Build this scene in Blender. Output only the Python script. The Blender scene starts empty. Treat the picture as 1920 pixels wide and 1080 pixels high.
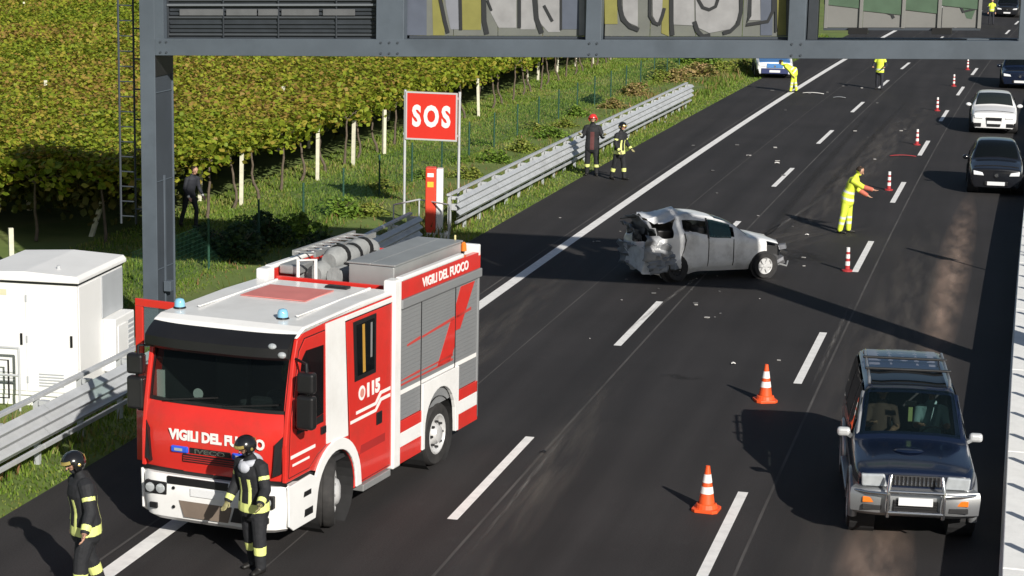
import bpy, math, random
import numpy as np
from mathutils import Vector, Matrix, noise as mnoise
random.seed(11)
rng = np.random.default_rng(11)
S = bpy.context.scene
COL = S.collection
R = math.radians
PI = math.pi

# ------------------------------------------------------------------ camera
F_PX, PIT, YAW, ROLL, CAM_H = 3882.58, 0.187817, -0.228484, 0.019918, 8.6307
K_CURVE = 0.000178            # the road bends gently: X = X0 + K*Y*Y
FWD = Vector((math.sin(YAW)*math.cos(PIT), math.cos(YAW)*math.cos(PIT), -math.sin(PIT)))
RT0 = Vector((math.cos(YAW), -math.sin(YAW), 0))
UP0 = RT0.cross(FWD)
RT = RT0*math.cos(ROLL) + UP0*math.sin(ROLL)
UP = -RT0*math.sin(ROLL) + UP0*math.cos(ROLL)
CAMP = Vector((0, 0, CAM_H))
cam_data = bpy.data.cameras.new('camera')
cam = bpy.data.objects.new('camera', cam_data)
COL.objects.link(cam)
cam_data.sensor_width = 36
cam_data.lens = F_PX/1920*36
cam_data.clip_end = 6000
m = Matrix((RT, UP, -FWD)).transposed().to_4x4()
m.translation = CAMP
cam.matrix_world = m
S.camera = cam

# ------------------------------------------------------------------ light
SUN_EL = R(27.3)
SUN_AZ = math.atan2(0.613, -0.79)          # compass style: x = sin, y = cos
sdir = Vector((math.sin(SUN_AZ)*math.cos(SUN_EL), math.cos(SUN_AZ)*math.cos(SUN_EL), math.sin(SUN_EL)))
W = bpy.data.worlds.new('World'); S.world = W; W.use_nodes = True
wn = W.node_tree
bg = wn.nodes['Background']
sky = wn.nodes.new('ShaderNodeTexSky')
sky.sky_type = 'NISHITA'; sky.sun_disc = False
sky.sun_elevation = SUN_EL; sky.sun_rotation = SUN_AZ
wn.links.new(sky.outputs[0], bg.inputs[0])
bg.inputs[1].default_value = 0.050
sl = bpy.data.lights.new('sun', 'SUN'); sl.energy = 5.0; sl.angle = R(0.53); sl.color = (1.0, 0.95, 0.87)
so = bpy.data.objects.new('sun', sl); COL.objects.link(so)
so.rotation_euler = sdir.to_track_quat('Z', 'Y').to_euler(); so.location = (20, -30, 60)
S.view_settings.view_transform = 'Standard'; S.view_settings.look = 'None'
S.view_settings.exposure = 0.22; S.view_settings.gamma = 1
S.view_settings.use_curve_mapping = False

# ------------------------------------------------------------------ helpers
def ray(x, y):
    return (FWD*F_PX + RT*(x-960) + UP*(540-y)).normalized()
def gp(x, y, z=0.0):
    """ground (height z) point under a photograph pixel"""
    d = ray(x, y); t = (z-CAM_H)/d.z
    return CAMP + d*t
def onY(x, y, Y):
    d = ray(x, y); t = Y/d.y
    return CAMP + d*t
def rx(x0, y):
    return x0 + K_CURVE*y*y

MATS = {}
def M(name, col, rough=0.6, metal=0.0, var=0.0, scale=3.0, bump=0.0, bscale=40.0, dirt=None, damt=0.0, dscale=2.0, coat=0.0, spec=0.5, stretch=None, trans=0.0, emit=0.0):
    if name in MATS: return MATS[name]
    m = bpy.data.materials.new(name); m.use_nodes = True
    nt = m.node_tree; b = nt.nodes['Principled BSDF']
    b.inputs['Base Color'].default_value = (*col, 1)
    b.inputs['Roughness'].default_value = rough; b.inputs['Metallic'].default_value = metal
    b.inputs['Specular IOR Level'].default_value = spec
    if coat: b.inputs['Coat Weight'].default_value = coat; b.inputs['Coat Roughness'].default_value = 0.06
    if trans: b.inputs['Transmission Weight'].default_value = trans
    if emit:
        b.inputs['Emission Color'].default_value = (*col, 1); b.inputs['Emission Strength'].default_value = emit
    tc = nt.nodes.new('ShaderNodeTexCoord')
    src = tc.outputs['Object']
    if stretch:
        mp = nt.nodes.new('ShaderNodeMapping'); mp.inputs['Scale'].default_value = stretch
        nt.links.new(src, mp.inputs[0]); src = mp.outputs[0]
    out = None
    if var:
        n = nt.nodes.new('ShaderNodeTexNoise'); n.inputs['Scale'].default_value = scale; n.inputs['Detail'].default_value = 6
        nt.links.new(src, n.inputs['Vector'])
        mr = nt.nodes.new('ShaderNodeMapRange'); mr.inputs[1].default_value = .25; mr.inputs[2].default_value = .75
        mr.inputs[3].default_value = 1-var; mr.inputs[4].default_value = 1+var
        nt.links.new(n.outputs[0], mr.inputs[0])
        mx = nt.nodes.new('ShaderNodeVectorMath'); mx.operation = 'SCALE'
        mx.inputs[0].default_value = col; nt.links.new(mr.outputs[0], mx.inputs['Scale'])
        out = mx.outputs[0]
    if dirt is not None:
        n2 = nt.nodes.new('ShaderNodeTexNoise'); n2.inputs['Scale'].default_value = dscale; n2.inputs['Detail'].default_value = 8
        n2.inputs['Roughness'].default_value = .65
        nt.links.new(src, n2.inputs['Vector'])
        mr2 = nt.nodes.new('ShaderNodeMapRange'); mr2.inputs[1].default_value = .48; mr2.inputs[2].default_value = .72
        mr2.inputs[3].default_value = 0; mr2.inputs[4].default_value = damt
        nt.links.new(n2.outputs[0], mr2.inputs[0])
        mm = nt.nodes.new('ShaderNodeMix'); mm.data_type = 'RGBA'
        nt.links.new(mr2.outputs[0], mm.inputs[0])
        if out is not None: nt.links.new(out, mm.inputs[6])
        else: mm.inputs[6].default_value = (*col, 1)
        mm.inputs[7].default_value = (*dirt, 1)
        out = mm.outputs[2]
    if out is not None: nt.links.new(out, b.inputs['Base Color'])
    if bump:
        n3 = nt.nodes.new('ShaderNodeTexNoise'); n3.inputs['Scale'].default_value = bscale; n3.inputs['Detail'].default_value = 5
        nt.links.new(src, n3.inputs['Vector'])
        bp = nt.nodes.new('ShaderNodeBump'); bp.inputs['Strength'].default_value = bump; bp.inputs['Distance'].default_value = .02
        nt.links.new(n3.outputs[0], bp.inputs['Height']); nt.links.new(bp.outputs[0], b.inputs['Normal'])
    MATS[name] = m
    return m

def leaf_mat(name, cols, patch=None, pscale=.15, transl=.3):
    """leaf colour picked per leaf; slow noise shifts the pick so that patches form"""
    m = bpy.data.materials.new(name); m.use_nodes = True
    nt = m.node_tree; b = nt.nodes['Principled BSDF']
    b.inputs['Roughness'].default_value = .55; b.inputs['Specular IOR Level'].default_value = .25
    g = nt.nodes.new('ShaderNodeNewGeometry')
    tc = nt.nodes.new('ShaderNodeTexCoord')
    n = nt.nodes.new('ShaderNodeTexNoise'); n.inputs['Scale'].default_value = pscale; n.inputs['Detail'].default_value = 4
    nt.links.new(tc.outputs['Object'], n.inputs['Vector'])
    a = nt.nodes.new('ShaderNodeMath'); a.operation = 'MULTIPLY_ADD'; a.inputs[1].default_value = 1.9; a.inputs[2].default_value = -.95
    nt.links.new(n.outputs[0], a.inputs[0])
    ad = nt.nodes.new('ShaderNodeMath'); ad.operation = 'ADD'; ad.use_clamp = True
    nt.links.new(a.outputs[0], ad.inputs[0]); nt.links.new(g.outputs['Random Per Island'], ad.inputs[1])
    cr = nt.nodes.new('ShaderNodeValToRGB')
    el = cr.color_ramp.elements
    while len(el) > 1: el.remove(el[-1])
    el[0].position = 0; el[0].color = (*cols[0], 1)
    for i, c in enumerate(cols[1:]):
        e = el.new((i+1)/(len(cols)-1)); e.color = (*c, 1)
    nt.links.new(ad.outputs[0], cr.inputs[0])
    nt.links.new(cr.outputs[0], b.inputs['Base Color'])
    if transl:
        t = nt.nodes.new('ShaderNodeBsdfTranslucent'); nt.links.new(cr.outputs[0], t.inputs[0])
        ms = nt.nodes.new('ShaderNodeMixShader'); ms.inputs[0].default_value = transl
        nt.links.new(b.outputs[0], ms.inputs[1]); nt.links.new(t.outputs[0], ms.inputs[2])
        nt.links.new(ms.outputs[0], nt.nodes['Material Output'].inputs[0])
    MATS[name] = m
    return m

def glass_mat(name, tint, mixv, rough=.03):
    m = bpy.data.materials.new(name); m.use_nodes = True
    nt = m.node_tree; b = nt.nodes['Principled BSDF']
    b.inputs['Base Color'].default_value = (*tint, 1); b.inputs['Roughness'].default_value = rough
    b.inputs['Specular IOR Level'].default_value = .35
    t = nt.nodes.new('ShaderNodeBsdfTransparent'); t.inputs[0].default_value = (.8, .88, .86, 1)
    ms = nt.nodes.new('ShaderNodeMixShader'); ms.inputs[0].default_value = mixv
    nt.links.new(b.outputs[0], ms.inputs[1]); nt.links.new(t.outputs[0], ms.inputs[2])
    nt.links.new(ms.outputs[0], nt.nodes['Material Output'].inputs[0])
    MATS[name] = m
    return m

class MB:
    def __init__(s): s.v = []; s.f = []; s.m = []
    def add(s, vs, fs, mi=0):
        o = len(s.v); s.v += [tuple(v) for v in vs]
        for f in fs: s.f.append(tuple(i+o for i in f)); s.m.append(mi)
        return s
    def box(s, x0, x1, y0, y1, z0, z1, mi=0):
        if x0 > x1: x0, x1 = x1, x0
        if y0 > y1: y0, y1 = y1, y0
        if z0 > z1: z0, z1 = z1, z0
        return s.add([(x0,y0,z0),(x1,y0,z0),(x1,y1,z0),(x0,y1,z0),(x0,y0,z1),(x1,y0,z1),(x1,y1,z1),(x0,y1,z1)],
              [(0,3,2,1),(4,5,6,7),(0,1,5,4),(1,2,6,5),(2,3,7,6),(3,0,4,7)], mi)
    def obox(s, c, ax, ay, az, mi=0):
        """oriented box: centre and three half-extent vectors"""
        c, ax, ay, az = Vector(c), Vector(ax), Vector(ay), Vector(az)
        vs = [c+ax*i+ay*j+az*k for k in (-1,1) for i, j in ((-1,-1),(1,-1),(1,1),(-1,1))]
        fs = [(0,3,2,1),(4,5,6,7),(0,1,5,4),(1,2,6,5),(2,3,7,6),(3,0,4,7)]
        if ax.cross(ay).dot(az) < 0: fs = [f[::-1] for f in fs]
        return s.add(vs, fs, mi)
    def bar(s, p, q, w, h, mi=0, up=(0,0,1)):
        p, q = Vector(p), Vector(q); d = q-p; u = Vector(up)
        sd = d.cross(u)
        if sd.length < 1e-6: sd = d.cross(Vector((1,0,0)))
        sd.normalize(); un = sd.cross(d).normalized()
        return s.obox((p+q)/2, d/2, sd*w/2, un*h/2, mi)
    def tube(s, pts, r, n=8, mi=0, closed=False):
        pts = [Vector(p) for p in pts]; k = len(pts)
        rs = r if isinstance(r, (list, tuple)) else [r]*k
        rings = []; prev = None
        for i, p in enumerate(pts):
            if closed: d = pts[(i+1) % k]-pts[i-1]
            else: d = pts[min(i+1, k-1)]-pts[max(i-1, 0)]
            d.normalize()
            if prev is None:
                a = d.orthogonal().normalized()
            else:
                a = (prev - d*prev.dot(d))
                a = a.normalized() if a.length > 1e-6 else d.orthogonal().normalized()
            prev = a; b = d.cross(a)
            rings.append([p+(a*math.cos(t*2*PI/n)+b*math.sin(t*2*PI/n))*rs[i] for t in range(n)])
        vs = [v for rg in rings for v in rg]; fs = []
        for i in range(k if closed else k-1):
            j = (i+1) % k
            for t in range(n):
                u = (t+1) % n
                fs.append((i*n+t, i*n+u, j*n+u, j*n+t))
        if not closed:
            fs.append(tuple(range(n))[::-1]); fs.append(tuple((k-1)*n+t for t in range(n)))
        return s.add(vs, fs, mi)
    def lathe(s, prof, org=(0,0,0), axis=(0,0,1), n=24, mi=0, caps=True):
        org = Vector(org); ax = Vector(axis).normalized(); a = ax.orthogonal().normalized(); b = ax.cross(a)
        vs = []; fs = []
        for r, h in prof:
            for t in range(n):
                th = t*2*PI/n
                vs.append(org+ax*h+(a*math.cos(th)+b*math.sin(th))*r)
        for i in range(len(prof)-1):
            for t in range(n):
                u = (t+1) % n
                fs.append((i*n+t, i*n+u, (i+1)*n+u, (i+1)*n+t))
        if caps:
            fs.append(tuple(range(n))[::-1]); fs.append(tuple((len(prof)-1)*n+t for t in range(n)))
        return s.add(vs, fs, mi)
    def prism(s, poly, org, right, up, depth, mi=0):
        """poly in (right, up) coordinates, extruded by depth along right x up"""
        org, r, u = Vector(org), Vector(right), Vector(up); nn = r.cross(u).normalized()
        area = sum(poly[i][0]*poly[(i+1) % len(poly)][1]-poly[(i+1) % len(poly)][0]*poly[i][1] for i in range(len(poly)))
        if area < 0: poly = poly[::-1]
        if depth < 0: org = org + nn*depth; depth = -depth
        k = len(poly)
        vs = [org+r*a+u*b for a, b in poly]+[org+r*a+u*b+nn*depth for a, b in poly]
        fs = [tuple(range(k))[::-1], tuple(range(k, 2*k))]
        fs += [(i, (i+1) % k, k+(i+1) % k, k+i) for i in range(k)]
        return s.add(vs, fs, mi)
    def grid(s, rows, mi=0):
        nr, nc = len(rows), len(rows[0])
        return s.add([p for r in rows for p in r], [(i*nc+j, i*nc+j+1, (i+1)*nc+j+1, (i+1)*nc+j) for i in range(nr-1) for j in range(nc-1)], mi)
    def ball(s, c, rx_, ry_, rz_, n=12, k=8, mi=0):
        c = Vector(c); rows = []
        for i in range(k+1):
            e = -PI/2+PI*i/k; e = max(-PI/2+.02, min(PI/2-.02, e))
            rows.append([c+Vector((math.cos(e)*math.cos(t*2*PI/n)*rx_, math.cos(e)*math.sin(t*2*PI/n)*ry_, math.sin(e)*rz_)) for t in range(n+1)])
        return s.grid(rows, mi)

def ob(name, mb, mats, parent=None, bevel=0, smooth=None, seg=2):
    me = bpy.data.meshes.new(name)
    me.from_pydata(mb.v, [], mb.f)
    if not isinstance(mats, (list, tuple)): mats = [mats]
    for mt in mats: me.materials.append(mt)
    if any(mb.m): me.polygons.foreach_set('material_index', mb.m)
    me.validate(); me.update()
    if smooth is not None:
        me.shade_smooth(); me.set_sharp_from_angle(angle=R(smooth))
    o = bpy.data.objects.new(name, me); COL.objects.link(o)
    if parent is not None: o.parent = parent
    if bevel:
        b = o.modifiers.new('bevel', 'BEVEL'); b.width = bevel; b.segments = seg; b.limit_method = 'ANGLE'; b.angle_limit = R(35)
    return o
def tag(o, label=None, cat=None, group=None, kind=None):
    if label: o['label'] = label
    if cat: o['category'] = cat
    if group: o['group'] = group
    if kind: o['kind'] = kind
    return o
def thing(name, label, cat, loc=(0,0,0), rotz=0, group=None):
    o = bpy.data.objects.new(name, None); COL.objects.link(o)
    o.location = loc; o.rotation_euler = (0, 0, rotz); o.empty_display_size = .3
    return tag(o, label, cat, group)
def copy_tree(o, parent=None):
    c = o.copy(); COL.objects.link(c)
    if parent is not None: c.parent = parent
    for ch in list(o.children): copy_tree(ch, c)
    return c
def np_mesh(name, V, Fq, mat, parent=None):
    """V (n,3), Fq (m,k) arrays -> object; fast"""
    me = bpy.data.meshes.new(name)
    k = Fq.shape[1]
    me.vertices.add(len(V)); me.vertices.foreach_set('co', np.asarray(V, np.float32).ravel())
    me.loops.add(Fq.size); me.loops.foreach_set('vertex_index', np.asarray(Fq, np.int32).ravel())
    me.polygons.add(len(Fq)); me.polygons.foreach_set('loop_start', np.arange(0, Fq.size, k, dtype=np.int32))
    me.update(calc_edges=True)
    me.materials.append(mat)
    o = bpy.data.objects.new(name, me); COL.objects.link(o)
    if parent is not None: o.parent = parent
    return o
def leaves_arrays(P, size, tilt=.6, droop=0.0):
    """a bent quad pair (6 verts, 2 quads) per point: leaf-sized faces"""
    n = len(P)
    az = rng.uniform(0, 2*PI, n); tl = rng.normal(0, tilt, n)+droop; rl = rng.normal(0, tilt*.7, n)
    s = size if isinstance(size, np.ndarray) else np.full(n, size)
    s = s*rng.uniform(.65, 1.25, n)
    base = np.array([[-.5,-.42,-.1],[0,-.55,0],[.5,-.38,-.12],[-.42,.4,-.12],[0,.55,-.02],[.42,.42,-.1]])
    v = base[None]*s[:, None, None]
    x, y, z = v[..., 0], v[..., 1], v[..., 2]
    c, d = np.cos(tl)[:, None], np.sin(tl)[:, None]
    y, z = y*c-z*d, y*d+z*c
    c, d = np.cos(rl)[:, None], np.sin(rl)[:, None]
    x, z = x*c-z*d, x*d+z*c
    c, d = np.cos(az)[:, None], np.sin(az)[:, None]
    x, y = x*c-y*d, x*d+y*c
    V = np.stack([x, y, z], -1)+P[:, None, :]
    idx = np.arange(n)[:, None, None]*6
    Fq = (np.array([[0,1,4,3],[1,2,5,4]])[None]+idx).reshape(-1, 4)
    return V.reshape(-1, 3), Fq
def quad_leaves(P, size, tilt=.45):
    n = len(P); az = rng.uniform(0, 2*PI, n); tl = rng.normal(0, tilt, n); rl = rng.normal(0, tilt*.8, n)
    s = size*rng.uniform(.65, 1.25, n)
    base = np.array([[-.5,-.30,-.05],[.34,-.5,.03],[.52,.36,-.06],[-.36,.5,.04]])
    v = base[None]*s[:, None, None]; x, y, z = v[..., 0], v[..., 1], v[..., 2]
    c, d = np.cos(tl)[:, None], np.sin(tl)[:, None]; y, z = y*c-z*d, y*d+z*c
    c, d = np.cos(rl)[:, None], np.sin(rl)[:, None]; x, z = x*c-z*d, x*d+z*c
    c, d = np.cos(az)[:, None], np.sin(az)[:, None]; x, y = x*c-y*d, x*d+y*c
    V = np.stack([x, y, z], -1)+P[:, None, :]
    return V.reshape(-1, 3), np.arange(n*4).reshape(-1, 4)
def text_mesh(name, body, width, height, mat, parent, origin, right, up, bold=.0, depth=.003, spacing=1.0):
    cu = bpy.data.curves.new('tmp_text', 'FONT'); cu.body = body; cu.align_x = 'CENTER'; cu.align_y = 'CENTER'
    cu.offset = bold; cu.space_character = spacing; cu.extrude = .01; cu.resolution_u = 3
    t = bpy.data.objects.new('tmp_text', cu); COL.objects.link(t)
    bpy.context.view_layer.update()
    me = bpy.data.meshes.new_from_object(t.evaluated_get(bpy.context.evaluated_depsgraph_get()))
    bpy.data.objects.remove(t); bpy.data.curves.remove(cu)
    co = np.zeros(len(me.vertices)*3); me.vertices.foreach_get('co', co); co = co.reshape(-1, 3)
    lo, hi = co.min(0), co.max(0)
    a = (co-(lo+hi)/2)/(hi-lo)*np.array([width, height, depth])
    r, u = Vector(right), Vector(up); nn = r.cross(u)
    w = np.array(origin)[None]+a[:, :1]*np.array(r)+a[:, 1:2]*np.array(u)+(a[:, 2:3]+depth/2)*np.array(nn)
    me.vertices.foreach_set('co', w.ravel()); me.materials.clear(); me.materials.append(mat); me.update()
    me.name = name
    o = bpy.data.objects.new(name, me); COL.objects.link(o); o.parent = parent; o['kind'] = 'stuff'
    return o

# ------------------------------------------------------------------ materials
m_white = M('white_paint', (.80, .80, .79), .35, var=.04, scale=2, dirt=(.55,.53,.5), damt=.35, dscale=1.6, coat=.3)
m_red = M('red_paint', (.62, .030, .022), .3, var=.06, scale=2, dirt=(.33,.045,.03), damt=.5, dscale=1.8, coat=.4)
m_redin = M('red_inner', (.35, .02, .018), .5, var=.08)
m_grey = M('silver_shutter', (.30, .31, .32), .42, .35, var=.05, scale=1.2)
m_alu = M('aluminium', (.45, .46, .46), .42, .6, var=.1, scale=3)
m_steel = M('galvanised_steel', (.56, .58, .60), .45, .30, var=.12, scale=2.2, dirt=(.40,.40,.40), damt=.45, dscale=1.3)
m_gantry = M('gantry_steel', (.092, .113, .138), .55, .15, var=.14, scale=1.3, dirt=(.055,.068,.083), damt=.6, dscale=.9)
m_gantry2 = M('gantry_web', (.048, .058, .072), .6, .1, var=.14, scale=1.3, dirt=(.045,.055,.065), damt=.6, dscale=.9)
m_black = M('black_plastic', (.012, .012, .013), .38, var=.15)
m_dark = M('dark_rubber', (.018, .018, .019), .75, var=.25, scale=8)
m_tyre = M('tyre_rubber', (.022, .021, .021), .8, var=.3, scale=9, dirt=(.06,.055,.05), damt=.4, dscale=6)
m_rim = M('steel_rim', (.62, .62, .62), .4, .25, var=.12, dirt=(.16,.14,.12), damt=.5, dscale=6)
m_glass = glass_mat('tinted_glass', (.006, .008, .009), .18)
m_ws = glass_mat('windscreen_glass', (.008, .01, .011), .74)
m_lens = M('lamp_lens', (.52, .55, .57), .10, .35, var=.12, scale=14)
m_orange = M('orange_lens', (.75, .19, .02), .2, coat=.5)
m_blue = M('blue_lamp', (.03, .10, .65), .15, coat=.6)
m_bluel = M('pale_blue_lamp', (.22, .48, .66), .12, coat=.6)
m_chrome = M('chrome', (.62, .63, .64), .18, .95)
m_plate = M('number_plate', (.72, .73, .74), .4)
m_navy = M('navy_car_paint', (.006, .011, .028), .2, .0, coat=.8)
m_silver = M('silver_car_paint', (.36, .37, .38), .32, .7, var=.05)
m_carblack = M('black_car_paint', (.010, .011, .014), .2, coat=.8)
m_carwhite = M('white_car_paint', (.80, .80, .80), .25, coat=.6, var=.03)
m_wreck = M('dusty_white_paint', (.78, .79, .80), .38, var=.06, scale=3, dirt=(.32,.31,.30), damt=.6, dscale=2.4, bump=.2, bscale=3.5, coat=.5)
m_int = M('car_interior', (.022, .022, .024), .8, var=.3)
m_seat = M('seat_fabric', (.05, .05, .055), .85, var=.2)
m_yel = M('hi_vis_yellow', (.70, .82, .07), .6, var=.05)
m_yel2 = M('reflective_band', (.74, .80, .26), .5, var=.06)
m_ref = M('reflective_silver', (.66, .70, .66), .4, var=.05)
m_ffcloth = M('black_fire_cloth', (.013, .014, .017), .8, var=.25, scale=12, bump=.5, bscale=22)
m_skin = M('skin', (.46, .26, .18), .55, var=.06, scale=8)
m_hair = M('dark_hair', (.03, .018, .01), .7)
m_boot = M('black_boot', (.014, .013, .012), .5)
m_helmet = M('black_helmet', (.012, .012, .013), .2, coat=.6)
m_redhelmet = M('red_helmet', (.62, .04, .03), .25, coat=.6)
m_gold = M('gold_visor', (.62, .48, .16), .2, .6)
m_conered = M('cone_orange', (.80, .095, .018), .5, var=.06, scale=6, dirt=(.45,.08,.03), damt=.4, dscale=8)
m_conewht = M('cone_white', (.82, .80, .78), .45, var=.05)
m_lineW = M('road_paint', (.82, .81, .79), .7, var=.07, scale=5, dirt=(.45,.44,.43), damt=.4, dscale=3.5, bump=.2, bscale=60)
m_conc = M('white_concrete', (.84, .84, .82), .8, var=.05, scale=3, dirt=(.6,.6,.58), damt=.4, dscale=2, bump=.15, bscale=30)
m_post = M('pale_vine_post', (.60, .58, .46), .85, var=.18, scale=6)
m_bark = M('vine_bark', (.11, .085, .062), .95, var=.35, scale=9, bump=.6, bscale=30)
m_cab = M('cabinet_white', (.80, .80, .79), .5, var=.025, scale=1.2, dirt=(.66,.66,.65), damt=.4, dscale=.9)
m_cabg = M('cabinet_grey', (.40, .42, .44), .55, var=.06)
m_green = M('green_fence', (.018, .072, .045), .55, var=.1)

ORD = ['first','second','third','fourth','fifth','sixth','seventh','eighth','ninth','tenth','eleventh','twelfth','thirteenth','fourteenth','fifteenth','sixteenth','seventeenth','eighteenth','nineteenth','twentieth']
ORD += ['twenty-'+w for w in ORD[:9]]+['thirtieth']+['thirty-'+w for w in ORD[:9]]
# ------------------------------------------------------------------ ground, road
def strip_sheet(name, x0f, x1f, y0, y1, z, mat, parent=None, ny=60, nx=2, zf=None):
    rows = []
    for i in range(ny+1):
        y = y0+(y1-y0)*i/ny
        a, b = x0f(y), x1f(y)
        rows.append([(a+(b-a)*j/nx, y, z if zf is None else zf(a+(b-a)*j/nx, y)) for j in range(nx+1)])
    mb = MB(); mb.grid(rows); return ob(name, mb, mat, parent)

m_soil = M('verge_soil', (.125, .18, .034), .95, var=.35, scale=.7, dirt=(.15,.14,.05), damt=.7, dscale=.35, bump=.5, bscale=8)
g = MB(); g.grid([[(x, y, -.06) for x in (-2500, -400, -90, -40, -13, 30, 400, 2500)] for y in (-800, -50, 20, 60, 120, 200, 600, 3500)])
tag(ob('ground', g, m_soil), kind='structure')

def asphalt():
    m = bpy.data.materials.new('asphalt'); m.use_nodes = True
    nt = m.node_tree; b = nt.nodes['Principled BSDF']; L = nt.links.new
    b.inputs['Roughness'].default_value = .82; b.inputs['Specular IOR Level'].default_value = .3
    tc = nt.nodes.new('ShaderNodeTexCoord')
    def noise(sc, det, stretch=None):
        n = nt.nodes.new('ShaderNodeTexNoise'); n.inputs['Scale'].default_value = sc; n.inputs['Detail'].default_value = det
        if stretch:
            mp = nt.nodes.new('ShaderNodeMapping'); mp.inputs['Scale'].default_value = stretch
            L(tc.outputs['Object'], mp.inputs[0]); L(mp.outputs[0], n.inputs['Vector'])
        else: L(tc.outputs['Object'], n.inputs['Vector'])
        return n.outputs[0]
    def mr(s, a, b_, c, d):
        q = nt.nodes.new('ShaderNodeMapRange'); L(s, q.inputs[0])
        for i, v in enumerate((a, b_, c, d)): q.inputs[i+1].default_value = v
        return q.outputs[0]
    def mul(a, c):
        q = nt.nodes.new('ShaderNodeMath'); q.operation = 'MULTIPLY'; L(a, q.inputs[0]); L(c, q.inputs[1]); return q.outputs[0]
    f = mr(noise(45, 4), .3, .7, .72, 1.28)
    f = mul(f, mr(noise(.35, 5), .3, .7, .86, 1.16))
    f = mul(f, mr(noise(1.0, 5, (1.6, .06, 1)), .3, .7, .78, 1.28))
    f = mul(f, mr(noise(2.2, 6, (1.5, .9, 1)), .62, .78, 1.0, 1.25))
    sc = nt.nodes.new('ShaderNodeVectorMath'); sc.operation = 'SCALE'; sc.inputs[0].default_value = (.0268, .0246, .0247)
    L(f, sc.inputs['Scale']); L(sc.outputs[0], b.inputs['Base Color'])
    bp = nt.nodes.new('ShaderNodeBump'); bp.inputs['Strength'].default_value = .35; bp.inputs['Distance'].default_value = .01
    L(noise(90, 3), bp.inputs['Height']); L(bp.outputs[0], b.inputs['Normal'])
    return m
m_asph = asphalt()
road = strip_sheet('road', lambda y: rx(-13.2, y), lambda y: rx(14.5, y), -40, 420, 0, m_asph, ny=120, nx=8)
tag(road, kind='structure')
X_L0, X_L1, X_L2 = -10.797, -7.211, -3.461
strip_sheet('edge_line', lambda y: rx(X_L0-.125, y), lambda y: rx(X_L0+.125, y), -20, 400, .004, m_lineW, road, ny=140, nx=1)
dash_bm = MB(); dash_bm.grid([[(-.075+.15*j, 4.72*i/3, 0) for j in (0, 1)] for i in range(4)])
dash0 = None
for X0, a in ((X_L1, 27.03), (X_L2, 24.88)):
    for i in range(-2, 22):
        y = a+12*i
        if dash0 is None: dash0 = d = ob('lane_dash', dash_bm, m_lineW, road)
        else: d = dash0.copy(); COL.objects.link(d); d.parent = road
        d.location = (rx(X0, y), y, .004); d.rotation_euler = (0, 0, -math.atan(2*K_CURVE*(y+2)))

m_seam = M('road_seam', (.062, .058, .056), .9, var=.5, scale=1.5, stretch=(4, .5, 1))
for xs_, ws_ in ((X_L1+.42, .022), (X_L2+.40, .022), (X_L0-.32, .02), (X_L1-1.75, .012)):
    strip_sheet('road_seam', lambda y: rx(xs_-ws_, y), lambda y: rx(xs_+ws_, y), -20, 260, .0036, m_seam, road, ny=110, nx=1)
def stain_mat(name, col, dens, sx=1, sy=1, lo=.42, hi=.62, nscale=3.0):
    m = bpy.data.materials.new(name); m.use_nodes = True
    nt = m.node_tree; b = nt.nodes['Principled BSDF']; L = nt.links.new
    b.inputs['Base Color'].default_value = (*col, 1); b.inputs['Roughness'].default_value = .95
    tc = nt.nodes.new('ShaderNodeTexCoord')
    mp = nt.nodes.new('ShaderNodeMapping'); mp.inputs['Location'].default_value = (-1, -1, 0); mp.inputs['Scale'].default_value = (2, 2, 0)
    L(tc.outputs['Generated'], mp.inputs[0])
    ab = nt.nodes.new('ShaderNodeVectorMath'); ab.operation = 'LENGTH'; L(mp.outputs[0], ab.inputs[0])
    fall = nt.nodes.new('ShaderNodeMapRange'); L(ab.outputs['Value'], fall.inputs[0])
    fall.inputs[1].default_value = 0.15; fall.inputs[2].default_value = 1.0; fall.inputs[3].default_value = 1; fall.inputs[4].default_value = 0
    mp2 = nt.nodes.new('ShaderNodeMapping'); mp2.inputs['Scale'].default_value = (sx, sy, 1); L(tc.outputs['Object'], mp2.inputs[0])
    n = nt.nodes.new('ShaderNodeTexNoise'); n.inputs['Scale'].default_value = nscale; n.inputs['Detail'].default_value = 7; L(mp2.outputs[0], n.inputs['Vector'])
    r = nt.nodes.new('ShaderNodeMapRange'); L(n.outputs[0], r.inputs[0]); r.inputs[1].default_value = lo; r.inputs[2].default_value = hi
    mu = nt.nodes.new('ShaderNodeMath'); mu.operation = 'MULTIPLY'; L(r.outputs[0], mu.inputs[0]); L(fall.outputs[0], mu.inputs[1])
    mu2 = nt.nodes.new('ShaderNodeMath'); mu2.operation = 'MULTIPLY'; L(mu.outputs[0], mu2.inputs[0]); mu2.inputs[1].default_value = dens
    t = nt.nodes.new('ShaderNodeBsdfTransparent'); ms = nt.nodes.new('ShaderNodeMixShader')
    L(mu2.outputs[0], ms.inputs[0]); L(t.outputs[0], ms.inputs[1]); L(b.outputs[0], ms.inputs[2])
    L(ms.outputs[0], nt.nodes['Material Output'].inputs[0])
    return m
m_st1 = stain_mat('spilled_soil', (.42, .30, .235), .74, 1.6, .35, lo=.30, hi=.72, nscale=1.6)
m_st2 = stain_mat('dust_film', (.15, .135, .12), .48, 2.5, .25, .40, .7, 1.5)
m_st3 = stain_mat('oil_film', (.012, .012, .012), .8, 1, .5, .4, .6)
def stain(name, x, y, w, l, mat, rot=0, z=.0045):
    mb = MB(); mb.grid([[(w*i, l*j, 0) for i in (-.5, 0, .5)] for j in (-.5, 0, .5)])
    o = ob(name, mb, mat, road); o.location = (x, y, z); o.rotation_euler = (0, 0, rot); return o
stain('spilled_soil', -.80, 49.5, .95, 29, m_st1, -.012, .0045)
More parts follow.
